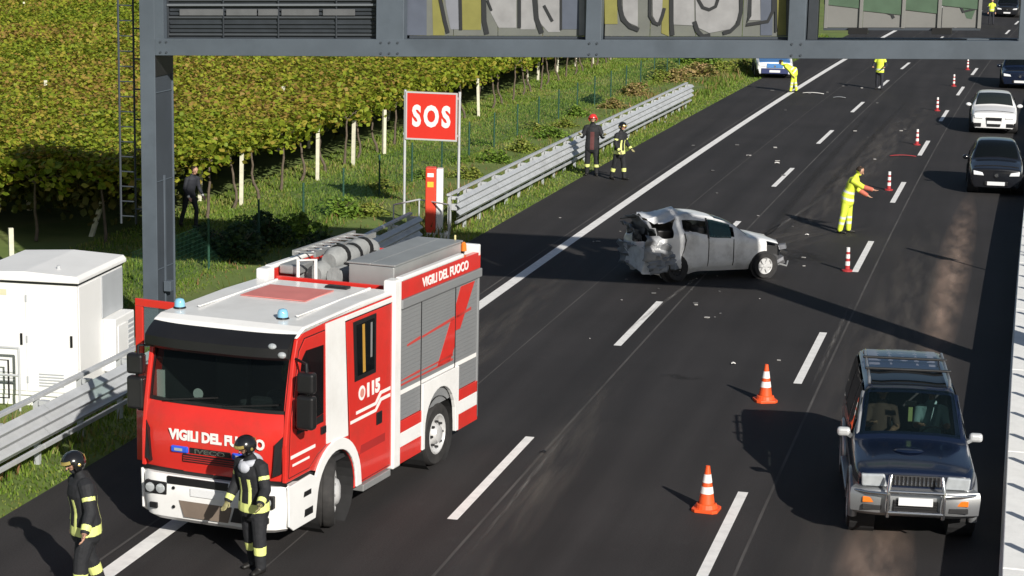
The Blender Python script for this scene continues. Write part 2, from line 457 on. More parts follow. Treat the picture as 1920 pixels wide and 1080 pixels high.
stain('spilled_soil', -.95, 45, .55, 14, m_st1, .01, .0060)
p = gp(1640, 1050); stain('spilled_soil', p.x, p.y-.6, 1.15, 7.5, m_st1, 0, .0052)
stain('dust_film', -4.6, 66, 1.6, 42, m_st2, -.03, .0095)
stain('dust_film', -9.5, 38, 1.2, 30, m_st2, .02, .0095)
stain('dust_film', -5.8, 52, 3.0, 12, m_st2, -.5, .0105)
stain('dust_film', -3.9, 74, 2.2, 46, m_st2, -.05, .0107)
stain('dust_film', -1.6, 40, 2.6, 40, m_st2, .0, .0103)
stain('dust_film', -6.3, 30, 1.0, 16, m_st2, .03, .0101)
p = gp(1280, 707); stain('oil_film', p.x, p.y, .9, .5, m_st3)
p = gp(1500, 490); stain('oil_film', p.x-.3, p.y+.8, 2.2, 3, m_st3, .5, .0085)
# skid marks that lead to the wreck
m_skid = stain_mat('skid_rubber', (.016, .015, .015), .55, 6, .4, .2, .5)
m_scr = stain_mat('pale_scrape', (.20, .19, .18), .6, 8, .5, .35, .6)
for (ax, ay, bx, by, w, mt) in ((1380, 505, 1640, 200, .35, m_skid), (1440, 470, 1700, 190, .3, m_skid), (1390, 470, 1560, 360, .16, m_scr), (1150, 640, 1360, 480, .12, m_scr), (880, 1040, 1080, 790, .10, m_scr), (1520, 730, 1600, 560, .12, m_scr)):
    p, q = gp(ax, ay), gp(bx, by); d = q-p
    stain('skid_mark', (p.x+q.x)/2, (p.y+q.y)/2, w, d.length, mt, math.atan2(d.y, d.x)-PI/2, .0115)

# verge: grass blades
def verge_z(x, y):
    e = rx(-13.2, y)
    d = e-x
    return -.03+.05*mnoise.noise(Vector((x*.5, y*.5, 0)))-.18*math.exp(-((d-3.0)/1.2)**2) if d > .05 else -.02
verge = strip_sheet('verge', lambda y: -27.0, lambda y: rx(-13.15, y), 10, 200, 0, m_soil, ny=150, nx=26, zf=verge_z)
tag(verge, kind='structure')
m_grass = leaf_mat('grass_blades', [(.085,.15,.018), (.13,.215,.026), (.17,.26,.034), (.21,.27,.05), (.27,.25,.08)], pscale=.25, transl=.3)
def grass_patch(n, xf, y0, y1, h0, h1, w, mat, name, label, dens=None):
    y = y0*(y1/y0)**rng.uniform(0, 1, n) if y0 > 0 else rng.uniform(y0, y1, n)
    y = np.where(rng.uniform(0, 1, n) < .5, y, rng.uniform(y0, y1, n))
    a, b = xf(y)
    x = a+(b-a)*rng.uniform(0, 1, n)
    cl = np.array([mnoise.noise(Vector((float(px)*.55, float(py)*.55, 3.3))) for px, py in zip(x, y)])
    keep = cl > -.62
    x, y, cl = x[keep], y[keep], cl[keep]; n = len(x)
    z = np.array([verge_z(float(px), float(py)) for px, py in zip(x, y)])
    dd = rx(-13.2, y)-x; prof_ = np.where(dd < .75, .5, np.where(dd < 3.4, 1.25, .62))
    h = rng.uniform(h0, h1, n)*(1+.9*np.clip(cl, -.3, .6))*prof_; az = rng.uniform(0, 2*PI, n); ww = w*(1+y/70)*rng.uniform(.7, 1.4, n)
    lean = rng.uniform(.1, .7, n)*h; la = rng.uniform(0, 2*PI, n)
    c, s_ = np.cos(az)*ww/2, np.sin(az)*ww/2
    lx, ly = np.cos(la)*lean, np.sin(la)*lean
    V = np.stack([np.stack([x-c, y-s_, z], -1), np.stack([x+c, y+s_, z], -1),
                  np.stack([x+c*.7+lx*.4, y+s_*.7+ly*.4, z+h*.6], -1), np.stack([x-c*.7+lx*.4, y-s_*.7+ly*.4, z+h*.6], -1),
                  np.stack([x+lx, y+ly, z+h], -1), np.stack([x+lx*.98, y+ly*.98, z+h*.98], -1)], 1).reshape(-1, 3)
    idx = np.arange(n)[:, None, None]*6
    Fq = (np.array([[0,1,2,3],[3,2,4,5]])[None]+idx).reshape(-1, 4)
    o = np_mesh(name, V, Fq, mat); return tag(o, label, 'grass', kind='stuff')
grass_patch(150000, lambda y: (0*y-21.6, rx(-13.22, y)), 22, 135, .06, .20, .018, m_grass, 'verge_grass', 'mown green grass on the verge between guardrail and vineyard')
m_dry = leaf_mat('dry_grass', [(.10,.13,.03), (.17,.17,.05), (.26,.20,.08), (.26,.14,.07)], pscale=.3, transl=.25)
grass_patch(5000, lambda y: (rx(-17.8, y), rx(-13.9, y)), 24, 115, .12, .34, .02, m_dry, 'dry_weeds', 'dry reddish weeds scattered behind the guardrail')

# ------------------------------------------------------------------ vineyard
VE = -20.35                                   # edge of the vine canopy facing the road
m_vine = leaf_mat('vine_leaves', [(0.156, 0.222, 0.019), (0.21, 0.276, 0.024), (0.27, 0.324, 0.029), (0.33, 0.354, 0.036), (0.372, 0.306, 0.05), (0.324, 0.21, 0.06)], pscale=.10, transl=.35)
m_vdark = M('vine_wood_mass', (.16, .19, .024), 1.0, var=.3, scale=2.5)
m_vunder = leaf_mat('vine_shade_leaves', [(.03,.045,.008), (.06,.075,.014), (.10,.09,.02)], pscale=.3, transl=.15)  # darker copy of the vine leaves, canopy shade put into the colour
VY0 = 46.6
def in_view_x(y): return -.245*y*2.05-.6+(-.0)    # left limit worth building
def vine_pts(n, y0, y1):
    y = rng.uniform(y0, y1, n)
    xl = -(y*.575)-2.0
    xr = VE+rng.normal(0, .18, n)
    x = xl+(xr-xl)*rng.uniform(0, 1, n)
    return x, y
Ps, Ss = [], []
for y0, y1, n, s_ in ((VY0, 60, 140000, .108), (60, 80, 160000, .125), (80, 105, 160000, .145), (105, 135, 115000, .18), (135, 215, 85000, .26)):
    x, y = vine_pts(n, y0, y1)
    row = np.cos((x*0.97+y*.25)*2*PI/2.6)
    z = 1.88+.09*row+.10*np.sin(x*1.7+np.sin(y*1.3)*2)*np.sin(y*1.1+x*.4)+rng.normal(0, .13, n)+.12*np.abs(rng.normal(0, 1, n))*(rng.uniform(0, 1, n) < .2)
    Ps.append(np.stack([x, y, z], -1)); Ss.append(np.full(n, s_))
P, Sz = np.concatenate(Ps), np.concatenate(Ss)
V, Fq = quad_leaves(P, Sz, .46)
tag(np_mesh('vine_canopy', V, Fq, m_vine), 'broad vineyard canopy of yellowing green leaves filling the field', 'vineyard', kind='stuff')
# woody mass under the leaves so the canopy is not seen through
rows = []
for i in range(60):
    y = VY0+.5+(215-VY0)*(i/59)**1.3
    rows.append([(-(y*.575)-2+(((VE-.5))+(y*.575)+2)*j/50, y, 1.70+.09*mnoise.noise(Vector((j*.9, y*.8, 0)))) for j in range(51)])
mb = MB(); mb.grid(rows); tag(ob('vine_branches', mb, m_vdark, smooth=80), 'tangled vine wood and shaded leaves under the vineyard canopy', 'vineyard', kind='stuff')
# drooping leaves inside the first rows, hanging curtain; its dark colour paints in the shade
n = 34000
y = rng.uniform(VY0, 125, n); dep = np.abs(rng.normal(0, 2.2, n))+1.0
near = rng.uniform(0, 1, n) < .40
x = np.where(near, -(rng.uniform(20.5, 31, n)), VE-dep)
y = np.where(near, VY0+.5+np.abs(rng.normal(0, 1.6, n)), y)
z = 1.75-np.abs(rng.normal(0, .42, n)); z = np.clip(z, .25, 1.8)
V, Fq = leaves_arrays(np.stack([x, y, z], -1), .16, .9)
tag(np_mesh('vine_undergrowth', V, Fq, m_vunder), 'hanging vine leaves, coloured dark for shade, under the canopy edge', 'vineyard', kind='stuff')
# front-row vines: trunk + drooping foliage
def vine_foliage(seed):
    r = np.random.default_rng(seed); n = 260
    x = r.normal(0, .34, n)-.05; yy = r.uniform(-1.15, 1.15, n)
    low = 1.30+.25*np.sin(yy*2.3+seed)
    z = low+(2.05-low)*r.uniform(0, 1, n)**.7
    return leaves_arrays(np.stack([x, yy, z], -1), .15, .8)
fol = []
for k in range(4):
    V, Fq = vine_foliage(k); o = np_mesh('foliage', V, Fq, m_vine); fol.append(o.data); bpy.data.objects.remove(o)
trk = []
for k in range(3):
    mb = MB(); rr = random.Random(k)
    pts = [Vector((rr.uniform(-.05, .05)+.10*math.sin(t*3+k), .12*math.sin(t*2.1+k*2)*t, 1.7*t)) for t in [i/7 for i in range(8)]]
    mb.tube(pts, [.05, .045, .04, .036, .034, .03, .028, .02], 7)
    for sgn in (-1, 1):
        mb.tube([pts[6], pts[6]+Vector((.05, .35*sgn, .18)), pts[6]+Vector((0, .9*sgn, .24))], [.025, .02, .012], 5)
    o = ob('trunk', mb, m_bark, smooth=60); trk.append(o.data); bpy.data.objects.remove(o)
def vine(x, y, rot, k, label, group):
    t = thing('grapevine', label, 'grapevine', (x, y, -.03), rot, group)
    for nm, me in (('trunk', trk[k % 3]), ('foliage', fol[k % 4])):
        o = bpy.data.objects.new(nm, me); COL.objects.link(o); o.parent = t
k = 0
for i in range(36):
    y = 51.3+i*1.95
    vine(VE+random.uniform(-.12, .12), y+random.uniform(-.25, .25), random.uniform(-.15, .15), k, 'grapevine of the outer row by the verge, '+ORD[i]+' from the gantry end', 'grapevines of the outer row'); k += 1
for i in range(7):
    vine(-21.2-i*1.75, VY0+random.uniform(-.2, .2), PI/2+random.uniform(-.15, .15), k, 'grapevine at the shaded row ends behind the cabinet, '+ORD[i]+' left of the field corner', 'grapevines at the row ends'); k += 1
# posts
mb = MB(); mb.box(-.055, .055, -.055, .055, -.05, 1.75); post0 = None
def vpost(p, h=1.75, lean=0.0, label='pale vineyard post standing at the canopy edge', group='vineyard edge posts'):
    global post0
    if post0 is None:
        post0 = ob('vineyard_post', mb, m_post, bevel=.008); o = post0
    else:
        o = post0.copy(); COL.objects.link(o)
    o.location = p; o.scale = (1, 1, h/1.75); o.rotation_euler = (lean*.4, lean, random.uniform(0, 1))
    tag(o, label, 'post', group)
for i, (px, py) in enumerate(((447, 381), (590, 334), (657, 309), (715, 285), (779, 255), (893, 215), (985, 158), (1005, 150), (1040, 135), (1075, 126), (1108, 118), (1140, 110))):
    p = gp(px, py); vpost((p.x+.12, p.y-.1, -.05), random.uniform(1.45, 1.65), random.uniform(-.04, .04), 'pale post at the vineyard edge, '+ORD[i]+' along the verge from the gantry')
p = gp(172, 441); vpost((p.x, p.y, 0), 1.5, .38, 'pale post leaning over at the shaded row end', None)
p = gp(22, 500); vpost((p.x, p.y, 0), .9, 0, 'short pale stake standing behind the white cabinet', None)
for i in range(60):
    y = VY0+4+(150-VY0)*random.random()**1.2; xl = -(y*.53)
    x = xl+((VE-1.0)-xl)*random.random()
    vpost((x, y, 0), random.uniform(1.98, 2.16), random.uniform(-.1, .1), 'pale post top poking out of the vine canopy', 'posts within the vineyard')

# ------------------------------------------------------------------ shrubs on the verge
m_shr = [leaf_mat('shrub_green', [(0.095, 0.169, 0.024), (0.162, 0.27, 0.038), (0.243, 0.338, 0.054)], pscale=.6, transl=.25),
         leaf_mat('shrub_olive', [(0.149, 0.216, 0.03), (0.243, 0.297, 0.054), (0.338, 0.324, 0.081)], pscale=.6, transl=.25),
         leaf_mat('shrub_rust', [(0.203, 0.216, 0.054), (0.324, 0.27, 0.095), (0.459, 0.311, 0.162)], pscale=.6, transl=.25),
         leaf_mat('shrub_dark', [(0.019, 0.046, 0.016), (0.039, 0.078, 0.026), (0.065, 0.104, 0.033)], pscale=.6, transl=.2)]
shrub_data = {}
def shrub_mesh(kind, v):
    if (kind, v) in shrub_data: return shrub_data[(kind, v)]
    r = np.random.default_rng(kind*10+v); n = 900
    th = r.uniform(0, 2*PI, n); rad = np.sqrt(r.uniform(0, 1, n))*(.75+.25*np.sin(th*3+v)); zz = r.uniform(0.03, 1, n)
    rad = rad*np.sqrt(np.clip(1.05-zz**2, 0, 1))
    V, Fq = leaves_arrays(np.stack([rad*np.cos(th), rad*np.sin(th), zz*(.8+.2*np.sin(th*2+v))], -1), .10, .9)
    o = np_mesh('foliage', V, Fq, m_shr[kind]); d1 = o.data; bpy.data.objects.remove(o)
    mb = MB(); rr = random.Random(v)
    for _ in range(6):
        a = rr.uniform(0, 2*PI); mb.tube([(0, 0, -.05), (.15*math.cos(a), .15*math.sin(a), .4), (.4*math.cos(a), .4*math.sin(a), .8)], [.02, .015, .006], 5)
    o = ob('stem', mb, m_bark); d2 = o.data; bpy.data.objects.remove(o)
    shrub_data[(kind, v)] = (d1, d2); return d1, d2
def shrub(x, y, r, h, kind, label, group):
    t = thing('shrub', label, 'shrub', (x, y, -.12), random.uniform(0, 6), group); t.scale = (r, r, h)
    for nm, me in zip(('foliage', 'stem'), shrub_mesh(kind, random.randrange(3))):
        o = bpy.data.objects.new(nm, me); COL.objects.link(o); o.parent = t
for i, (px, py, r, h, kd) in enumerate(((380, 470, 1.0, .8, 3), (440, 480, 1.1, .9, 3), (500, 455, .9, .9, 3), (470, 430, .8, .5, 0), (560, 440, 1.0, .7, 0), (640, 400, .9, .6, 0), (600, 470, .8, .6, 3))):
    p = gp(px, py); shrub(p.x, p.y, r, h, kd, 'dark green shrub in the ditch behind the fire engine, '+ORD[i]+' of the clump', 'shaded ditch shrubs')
for i, (px, py, r, h, kd) in enumerate(((690, 400, .9, .7, 1), (720, 350, .9, .6, 1), (790, 330, .9, .5, 0), (880, 330, .9, .7, 1), (930, 300, 1.0, .8, 0), (980, 280, 1.0, .8, 1), (1030, 255, 1.1, .8, 0), (1000, 240, .9, .6, 1), (1080, 215, 1.0, .8, 0), (1110, 190, .9, .7, 3), (1060, 235, .9, .6, 1), (900, 270, .8, .5, 0), (860, 300, .8, .5, 0))):
    p = gp(px, py); shrub(p.x, p.y, r*.8, h*.62, kd, 'bushy shrub on the sunlit verge behind the guardrail, '+ORD[i]+' going away from the sign', 'sunlit verge shrubs')
for i, (px, py, r, h, kd) in enumerate(((1150, 200, 1.0, .7, 2), (1190, 175, 1.1, .9, 2), (1235, 150, 1.2, .9, 1), (1270, 150, 1.3, 1.0, 2), (1310, 140, 1.5, 1.1, 2), (1355, 135, 1.3, 1.0, 1), (1330, 120, 1.5, 1.0, 0), (1390, 130, 1.2, .9, 1), (1250, 130, 1.2, .8, 1), (1290, 118, 1.3, .9, 0))):
    p = gp(px, py); shrub(p.x, p.y, r*.9, h*.7, kd, ['bushy green','olive','rusty dry'][kd]+' shrub past the far guardrail end, '+ORD[i]+' of the dry clump', 'dry shrubs beyond the guardrail')

# ------------------------------------------------------------------ green mesh fence along the ditch
FX = -17.9
fence = thing('mesh_fence', 'low dark green wire mesh fence along the ditch before the vineyard', 'fence', (0, 0, 0))
fp = MB(); fp.tube([(0, 0, -.2), (0, 0, 1.15)], .03, 8)
f0 = None
for i in range(22):
    y = 38+i*3.2
    if f0 is None: f0 = o = ob('post', fp, m_green, fence)
    else: o = f0.copy(); COL.objects.link(o); o.parent = fence
    o.location = (rx(FX, y), y, 0)
wm = MB()
for k in range(11):
    z = .05+k*.10
    for i in range(21):
        ya, yb = 38+i*3.2, 38+(i+1)*3.2
        wm.bar((rx(FX, ya)+.035, ya, z), (rx(FX, yb)+.035, yb, z), .0025, .0025)
for i in range(900):
    y = 38+i*.0746; wm.box(rx(FX, y)+.032, rx(FX, y)+.034, y-.001, y+.001, .04, 1.06)
tag(ob('wire_mesh', wm, m_green, fence), kind='stuff')

# ------------------------------------------------------------------ median barrier
med = thing('median_barrier', 'white topped concrete median barrier along the right edge of the road', 'barrier', (0, 0, 0))
m_barside = M('barrier_side', (.30, .30, .30), .85, var=.1, dirt=(.16,.16,.16), damt=.6)
blk = MB(); blk.prism([(0, 0), (.02, .25), (.03, .65), (1.9, .65), (1.9, 0)], (0, 5.66, 0), (1, 0, 0), (0, 0, 1), 5.655)
b0 = None
for i in range(0, 42):
    y = 8+i*5.68
    if b0 is None: b0 = o = ob('concrete_block', blk, m_conc, med, bevel=.012)
    else: o = b0.copy(); COL.objects.link(o); o.parent = med
    o.location = (rx(.27, y), y, 0); o.rotation_euler = (0, 0, -math.atan(2*K_CURVE*(y+2.8)))
pst = MB(); pst.box(-.04, .04, -.045, .045, 0, .67); pst.bar((.0, .0, .65), (.30, -.05, 0), .045, .045)
p0_ = None
for i in range(0, 90):
    y = 18.9+1.425*i
    if p0_ is None: p0_ = o = ob('railing_post', pst, m_steel, med)
    else: o = p0_.copy(); COL.objects.link(o); o.parent = med
    o.location = (rx(1.15, y), y-1.0, .65)
# small sign standing on the median whose shadow falls across the lane
p = gp(1706, 465)
ms_ = thing('median_sign', 'narrow sign post standing on the median barrier', 'sign', (p.x+.60*1.93*2.6, p.y-.8*1.93*2.6, .65))
mb = MB(); mb.tube([(0, 0, 0), (0, 0, 1.95)], .035, 8); ob('pole', mb, m_steel, ms_)
mb = MB(); mb.prism([(-.22, 1.0), (.22, 1.0), (.05, 1.95), (-.05, 1.95)], (0, 0, 0), (1, 0, 0), (0, 0, 1), .02); ob('panel', mb, m_alu, ms_)

# ------------------------------------------------------------------ guardrails
GX0 = -13.80
def guardrail(label, y0, y1, x0=GX0):
    g = thing('guardrail', label, 'guardrail', (0, 0, 0))
    # triple wave profile: (depth towards road, z)
    prof = []
    for k in range(25):
        t = k/24; z = .42+.55*t
        prof.append((.045+.045*math.cos(t*6*PI+PI), z))
    seg = 4.0; n = max(1, round((y1-y0)/seg)); L_ = (y1-y0)/n
    for i in range(n):
        ya, yb = y0+i*L_, y0+(i+1)*L_-.006
        mb = MB()
        rows = [[(rx(x0, y)+d+(.003 if i % 2 else 0), y, z) for d, z in prof] for y in (ya, (ya+yb)/2, yb)]
        mb.grid(rows)
        rows = [[(rx(x0, y)+d-.006+(.003 if i % 2 else 0), y, z) for d, z in prof][::-1] for y in (ya, (ya+yb)/2, yb)]
        mb.grid(rows)
        ob('rail_beam', mb, m_steel, g, smooth=50)
        mb = MB(); mb.bar((rx(x0-.02, ya), ya, .31), (rx(x0-.02, yb), yb, .31), .05, .07); ob('rub_rail', mb, m_steel, g, bevel=.006)
        mb = MB(); mb.bar((rx(x0-.22, ya), ya, 1.02), (rx(x0-.22, yb), yb, 1.02), .10, .055); ob('top_rail', mb, m_steel, g, bevel=.006)
    pm = MB(); pm.box(-.26, -.18, -.04, .04, -.2, .985); sm = MB(); sm.box(-.168, -.012, -.05, .05, .62, .78); sk = MB(); sk.box(-.16,-.02,-.05,.05,.90,.975)
    nb = max(2, round((y1-y0)/1.5)); a = c = c2 = None
    for i in range(nb+1):
        y = y0+.12+(y1-y0-.3)*i/nb
        if a is None: a = o = ob('post', pm, m_steel, g); c = q = ob('spacer', sm, m_steel, g, bevel=.005); c2 = q2 = ob('top_bracket', sk, m_steel, g)
        else:
            o = a.copy(); COL.objects.link(o); o.parent = g; q = c.copy(); COL.objects.link(q); q.parent = g; q2 = c2.copy(); COL.objects.link(q2); q2.parent = g
        o.location = (rx(x0, y), y, 0); q.location = (rx(x0, y), y, 0); q2.location = (rx(x0, y), y, 0)
    return g
guardrail('near galvanised triple wave guardrail beside the white cabinet and fire engine', 16, 47.6)
guardrail('far galvanised triple wave guardrail starting beyond the call box', 50.9, 86.2)

# ------------------------------------------------------------------ overhead sign gantry
GY = 36.5
gan = thing('sign_gantry', 'grey steel portal sign gantry spanning the motorway with graffiti covered panels', 'gantry', (0, 0, 0))
def gpt(px, py, dy=0): return onY(px, py, GY+dy)
zl_a, zl_b = gpt(290, 104), gpt(1900, 112)
def zch(x): return zl_a.z+(zl_b.z-zl_a.z)*(x-zl_a.x)/(zl_b.x-zl_a.x)
CH = .315; DEP = .9; TOPZ = 2.95
xl0, xl1 = gpt(262, 100).x, gpt(290, 100).x
def ibeam_post(x0, x1, ztop, name='post'):
    mb = MB()
    mb.box(x0, x1, GY, GY+.03, -.2, ztop); mb.box(x0, x1, GY+DEP-.03, GY+DEP, -.2, ztop)
    mb.box(x0+.02, x1-.03, GY+.031, GY+DEP-.031, -.2, ztop-.002, 1)  # web darker than the flanges: its recessed shade is in the colour
    for z in (1.4, 3.1, 4.8): mb.box(x1-.029, x1-.012, GY+.032, GY+DEP-.032, z, z+.02)
    mb.box(x1-.029, x1-.004, GY+.40, GY+.47, -.1, 3.2)     # cable duct
    o = ob(name, mb, [m_gantry, m_gantry2], gan, bevel=.006)
    mb = MB(); mb.box(x0-.18, x1+.18, GY-.2, GY+DEP+.2, -.21, .06); ob('base_plate', mb, m_gantry, gan, bevel=.01)
ibeam_post(xl0, xl1, 9.1)
mb = MB(); mb.box(xl1-.028, xl1-.003, GY+.036, GY+DEP-.036, zl_a.z-.40, zl_a.z-.002); ob('black_web_top', mb, m_black, gan)  # black box over the top of the web, just below the chord
mb = MB(); mb.box(xl1-.004, xl1+.14, GY+.3, GY+.48, .95, 1.15); ob('junction_box', mb, m_gantry, gan, bevel=.01)
xr0 = 2.25; xr1 = xr0+.30
for dy in (0, .62):
    mb = MB(); mb.box(xr0, xr1, GY+dy, GY+dy+.26, -.1, 9.1); ob('post', mb, m_gantry, gan, bevel=.008)
def chord(name, x0, x1, z_off, y0, y1, h=CH, mat=m_gantry, mid=None):
    mb = MB()
    a, b = zch(x0)+z_off, zch(x1)+z_off
    mb.add([(x0, y0, a), (x1, y0, b), (x1, y1, b), (x0, y1, a), (x0, y0, a+h), (x1, y0, b+h), (x1, y1, b+h), (x0, y1, a+h)],
           [(0,3,2,1),(4,5,6,7),(0,1,5,4),(1,2,6,5),(2,3,7,6),(3,0,4,7)])
    return ob(name, mb, mat, gan, bevel=.008)
for dz in (0, TOPZ):
    chord('chord', xl1+.002, xr0-.002, dz, GY, GY+.26)
    chord('chord', xl1+.002, xr0-.002, dz, GY+DEP-.26, GY+DEP)
# verticals and depth ties
vx = [(gpt(705, 50).x, gpt(757, 50).x), (gpt(1098, 50).x, gpt(1127, 50).x), (gpt(1478, 50).x, gpt(1510, 50).x), (gpt(1911, 50).x, gpt(1946, 50).x)]
for a, b in vx:
    zc = zch((a+b)/2)
    for y0 in (GY+.004, GY+DEP-.24):
        mb = MB(); mb.box(a, b, y0, y0+.235, zc+CH-.01, zc+TOPZ+.01); ob('upright', mb, m_gantry, gan, bevel=.008)
for x in (xl1+.3, -13, -11, -9, -7.3, -5.4, -3.5, -1.7, -.3):
    for dz in (.08, TOPZ+.08):
        mb = MB(); mb.box(x-.05, x+.05, GY+.261, GY+DEP-.261, zch(x)+dz, zch(x)+dz+.1); ob('cross_tie', mb, m_gantry, gan)
# left cell: dark variable message box seen from behind
m_vms = M('vms_dark', (.030, .036, .044), .5, var=.2, scale=4)
m_vms2 = M('vms_trim', (.055, .062, .07), .5, var=.1)
def cell_box(x0, x1, dz0, dz1, y0, y1, name, mat, bev=.004):
    mb = MB(); mb.add([(x0,y0,zch(x0)+dz0),(x1,y0,zch(x1)+dz0),(x1,y1,zch(x1)+dz0),(x0,y1,zch(x0)+dz0),(x0,y0,zch(x0)+dz1),(x1,y0,zch(x1)+dz1),(x1,y1,zch(x1)+dz1),(x0,y1,zch(x0)+dz1)],
           [(0,3,2,1),(4,5,6,7),(0,1,5,4),(1,2,6,5),(2,3,7,6),(3,0,4,7)])
    return ob(name, mb, mat, gan, bevel=bev)
ca, cb = gpt(306, 40).x, gpt(703, 40).x
zt = gpt(500, 72).z-zch(gpt(500, 72).x)
def dzpx(px, py, dy=0.0):
    p = gpt(px, py, dy); return p.z-zch(p.x)
cell_box(ca+.002, cb-.002, CH-.004, TOPZ+.004, GY+.24, GY+.62, 'message_box', m_vms)
cell_box(xl1-.002, ca, CH-.006, TOPZ+.006, GY+.006, GY+.255, 'upright', m_gantry)
z1 = CH+.03
for k in range(8):
    za = z1+.02+k*.32
    # recessed louver bay: trim ledge, three slats
    cell_box(ca+.03, cb-.03, za, za+.035, GY+.19, GY+.238, 'ledge', m_vms2)
    for s_ in range(3):
        cell_box(ca+.05, cb-.05, za+.06+.075*s_, za+.105+.075*s_, GY+.205, GY+.237, 'louver_slat', m_vms)
for t in (.0, .27, .535, .81, 1.0):
    x = ca+.02+(cb-ca-.04)*t
    cell_box(x-.012, x+.012, CH+.002, TOPZ-.002, GY+.17, GY+.203, 'mullion', m_vms)
for a, b in ((330, 412), (418, 475), (478, 515), (522, 592), (600, 660)):
    x0, x1 = gpt(a, 20).x, gpt(b, 20).x
    cell_box(x0, x1, dzpx(500, 30), dzpx(500, 18), GY+.165, GY+.192, 'light_strip', M('strip_grey', (.11,.115,.12), .6, var=.2))
cell_box(ca+.01, cb-.01, dzpx(500, 12), dzpx(500, 8), GY+.15, GY+.168, 'ledge', M('ledge_light', (.14,.155,.17), .5))
bolt = MB(); bolt.lathe([(.022, 0), (.022, .018)], (0, 0, 0), (0, -1, 0), n=6); bl0 = None
for xb_ in (xl1+.12, xl1+.24, vx[0][0]+.1, vx[0][0]+.26, vx[0][0]+.42, vx[1][0]+.08, vx[1][0]+.22, vx[2][0]+.08, vx[2][0]+.24):
    for dz in (.06, CH-.06):
        if bl0 is None: bl0 = o = ob('bolt', bolt, m_gantry2, gan)
        else: o = bl0.copy(); COL.objects.link(o); o.parent = gan
        o.location = (xb_, GY-.001, zch(xb_)+dz)
# graffiti panels
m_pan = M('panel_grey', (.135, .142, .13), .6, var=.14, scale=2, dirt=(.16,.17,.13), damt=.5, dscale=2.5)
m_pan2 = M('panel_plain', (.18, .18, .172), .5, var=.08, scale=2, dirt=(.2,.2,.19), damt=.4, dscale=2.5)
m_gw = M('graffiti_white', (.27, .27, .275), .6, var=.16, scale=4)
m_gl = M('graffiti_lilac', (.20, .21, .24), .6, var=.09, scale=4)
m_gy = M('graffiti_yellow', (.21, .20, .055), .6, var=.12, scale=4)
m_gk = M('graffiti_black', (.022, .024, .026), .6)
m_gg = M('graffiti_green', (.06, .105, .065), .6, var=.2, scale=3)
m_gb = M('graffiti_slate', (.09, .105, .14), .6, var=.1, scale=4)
def back_panel(px0, px1, pyb, mat, gap=0.0):
    x0, x1 = gpt(px0, 40).x, gpt(px1, 40).x
    n = 4; outp = []
    for i in range(n):
        a, b = x0+(x1-x0)*i/n+.006, x0+(x1-x0)*(i+1)/n-.006
        outp.append(cell_box(a, b, CH+.05+gap, TOPZ-.05, GY+.30, GY+.35, 'sign_panel', mat))
    # frame rails carrying the panel
    cell_box(x0+.01, x1-.01, CH+.002+gap, CH+.045+gap, GY+.27, GY+.36, 'panel_rail', m_gantry2)
    return outp
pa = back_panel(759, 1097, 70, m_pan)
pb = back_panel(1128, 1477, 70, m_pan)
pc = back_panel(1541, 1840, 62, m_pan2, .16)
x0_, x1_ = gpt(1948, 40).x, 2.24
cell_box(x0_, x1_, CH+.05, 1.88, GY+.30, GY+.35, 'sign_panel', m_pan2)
lay = [0]
def paint(part, mat, pts, scale_up=None):
    """flat sprayed shape on the panel back, given by where it stands on the panel plane"""
    lay[0] += 1
    y = GY+.2985-.0004*(lay[0] % 40)-.002
    P3 = [onY(px, py, y) for px, py in pts]
    mb = MB(); mb.add(P3, [tuple(range(len(P3)))[::-1]])
    me_o = ob('graffiti_shape', mb, mat, part); return me_o
def stroke(part, pts, w, mat=None):
    mat = mat or m_gk
    lay[0] += 1
    y = GY+.2955-.0004*(lay[0] % 40)-.012
    L3 = []; R3 = []
    for i, (a, b) in enumerate(pts):
        pa_, pb_ = pts[max(i-1, 0)], pts[min(i+1, len(pts)-1)]
        dx, dy = pb_[0]-pa_[0], pb_[1]-pa_[1]; l = math.hypot(dx, dy) or 1
        nx, ny = -dy/l*w/2, dx/l*w/2
        L3.append(onY(a+nx, b+ny, y)); R3.append(onY(a-nx, b-ny, y))
    mb = MB(); mb.grid([L3, R3]); ob('graffiti_stroke', mb, mat, part)
T = -95
A_ = pa[0]
paint(A_, m_gb, [(762, T), (800, T), (800, 66), (762, 66)])
paint(A_, m_gy, [(808, T), (826, T), (834, 66), (812, 66)])
paint(A_, m_gl, [(826, T), (862, T), (862, 55), (845, 55), (836, 10)])
paint(pa[1], m_gy, [(866, T), (902, T), (902, 56), (866, 56)])
paint(pa[1], m_gw, [(912, T), (968, T), (968, 52), (935, 52), (918, 20)])
paint(pa[2], m_gw, [(976, T), (1000, T), (1004, 55), (976, 55)])
paint(pa[2], m_gw, [(1006, T), (1050, T), (1050, 60), (1028, 60), (1010, 40)])
paint(pa[3], m_gb, [(1054, T), (1086, T), (1086, 55), (1054, 55)])
paint(pa[3], m_gw, [(1086, T), (1096, T), (1096, 66), (1086, 66)])
stroke(A_, [(822, T), (826, 0), (834, 40), (840, 62)], 7)
stroke(pa[1], [(863, T), (863, 0), (864, 56)], 6)
stroke(pa[1], [(905, T), (907, 0), (908, 40), (913, 64)], 9)
stroke(pa[1], [(914, 0), (922, 20)], 4)
stroke(pa[2], [(973, T), (974, 0), (974, 52)], 6)
stroke(pa[2], [(1002, T), (1003, 0), (1006, 35), (1016, 62)], 9)
stroke(pa[3], [(1020, 10), (1036, 40)], 5)
stroke(pa[3], [(1052, T), (1052, 56)], 4)
B_ = pb[0]
paint(B_, m_gy, [(1132, T), (1156, T), (1158, 45), (1134, 45)])
paint(B_, m_gw, [(1166, T), (1196, T), (1196, 50), (1178, 42), (1168, 25)])
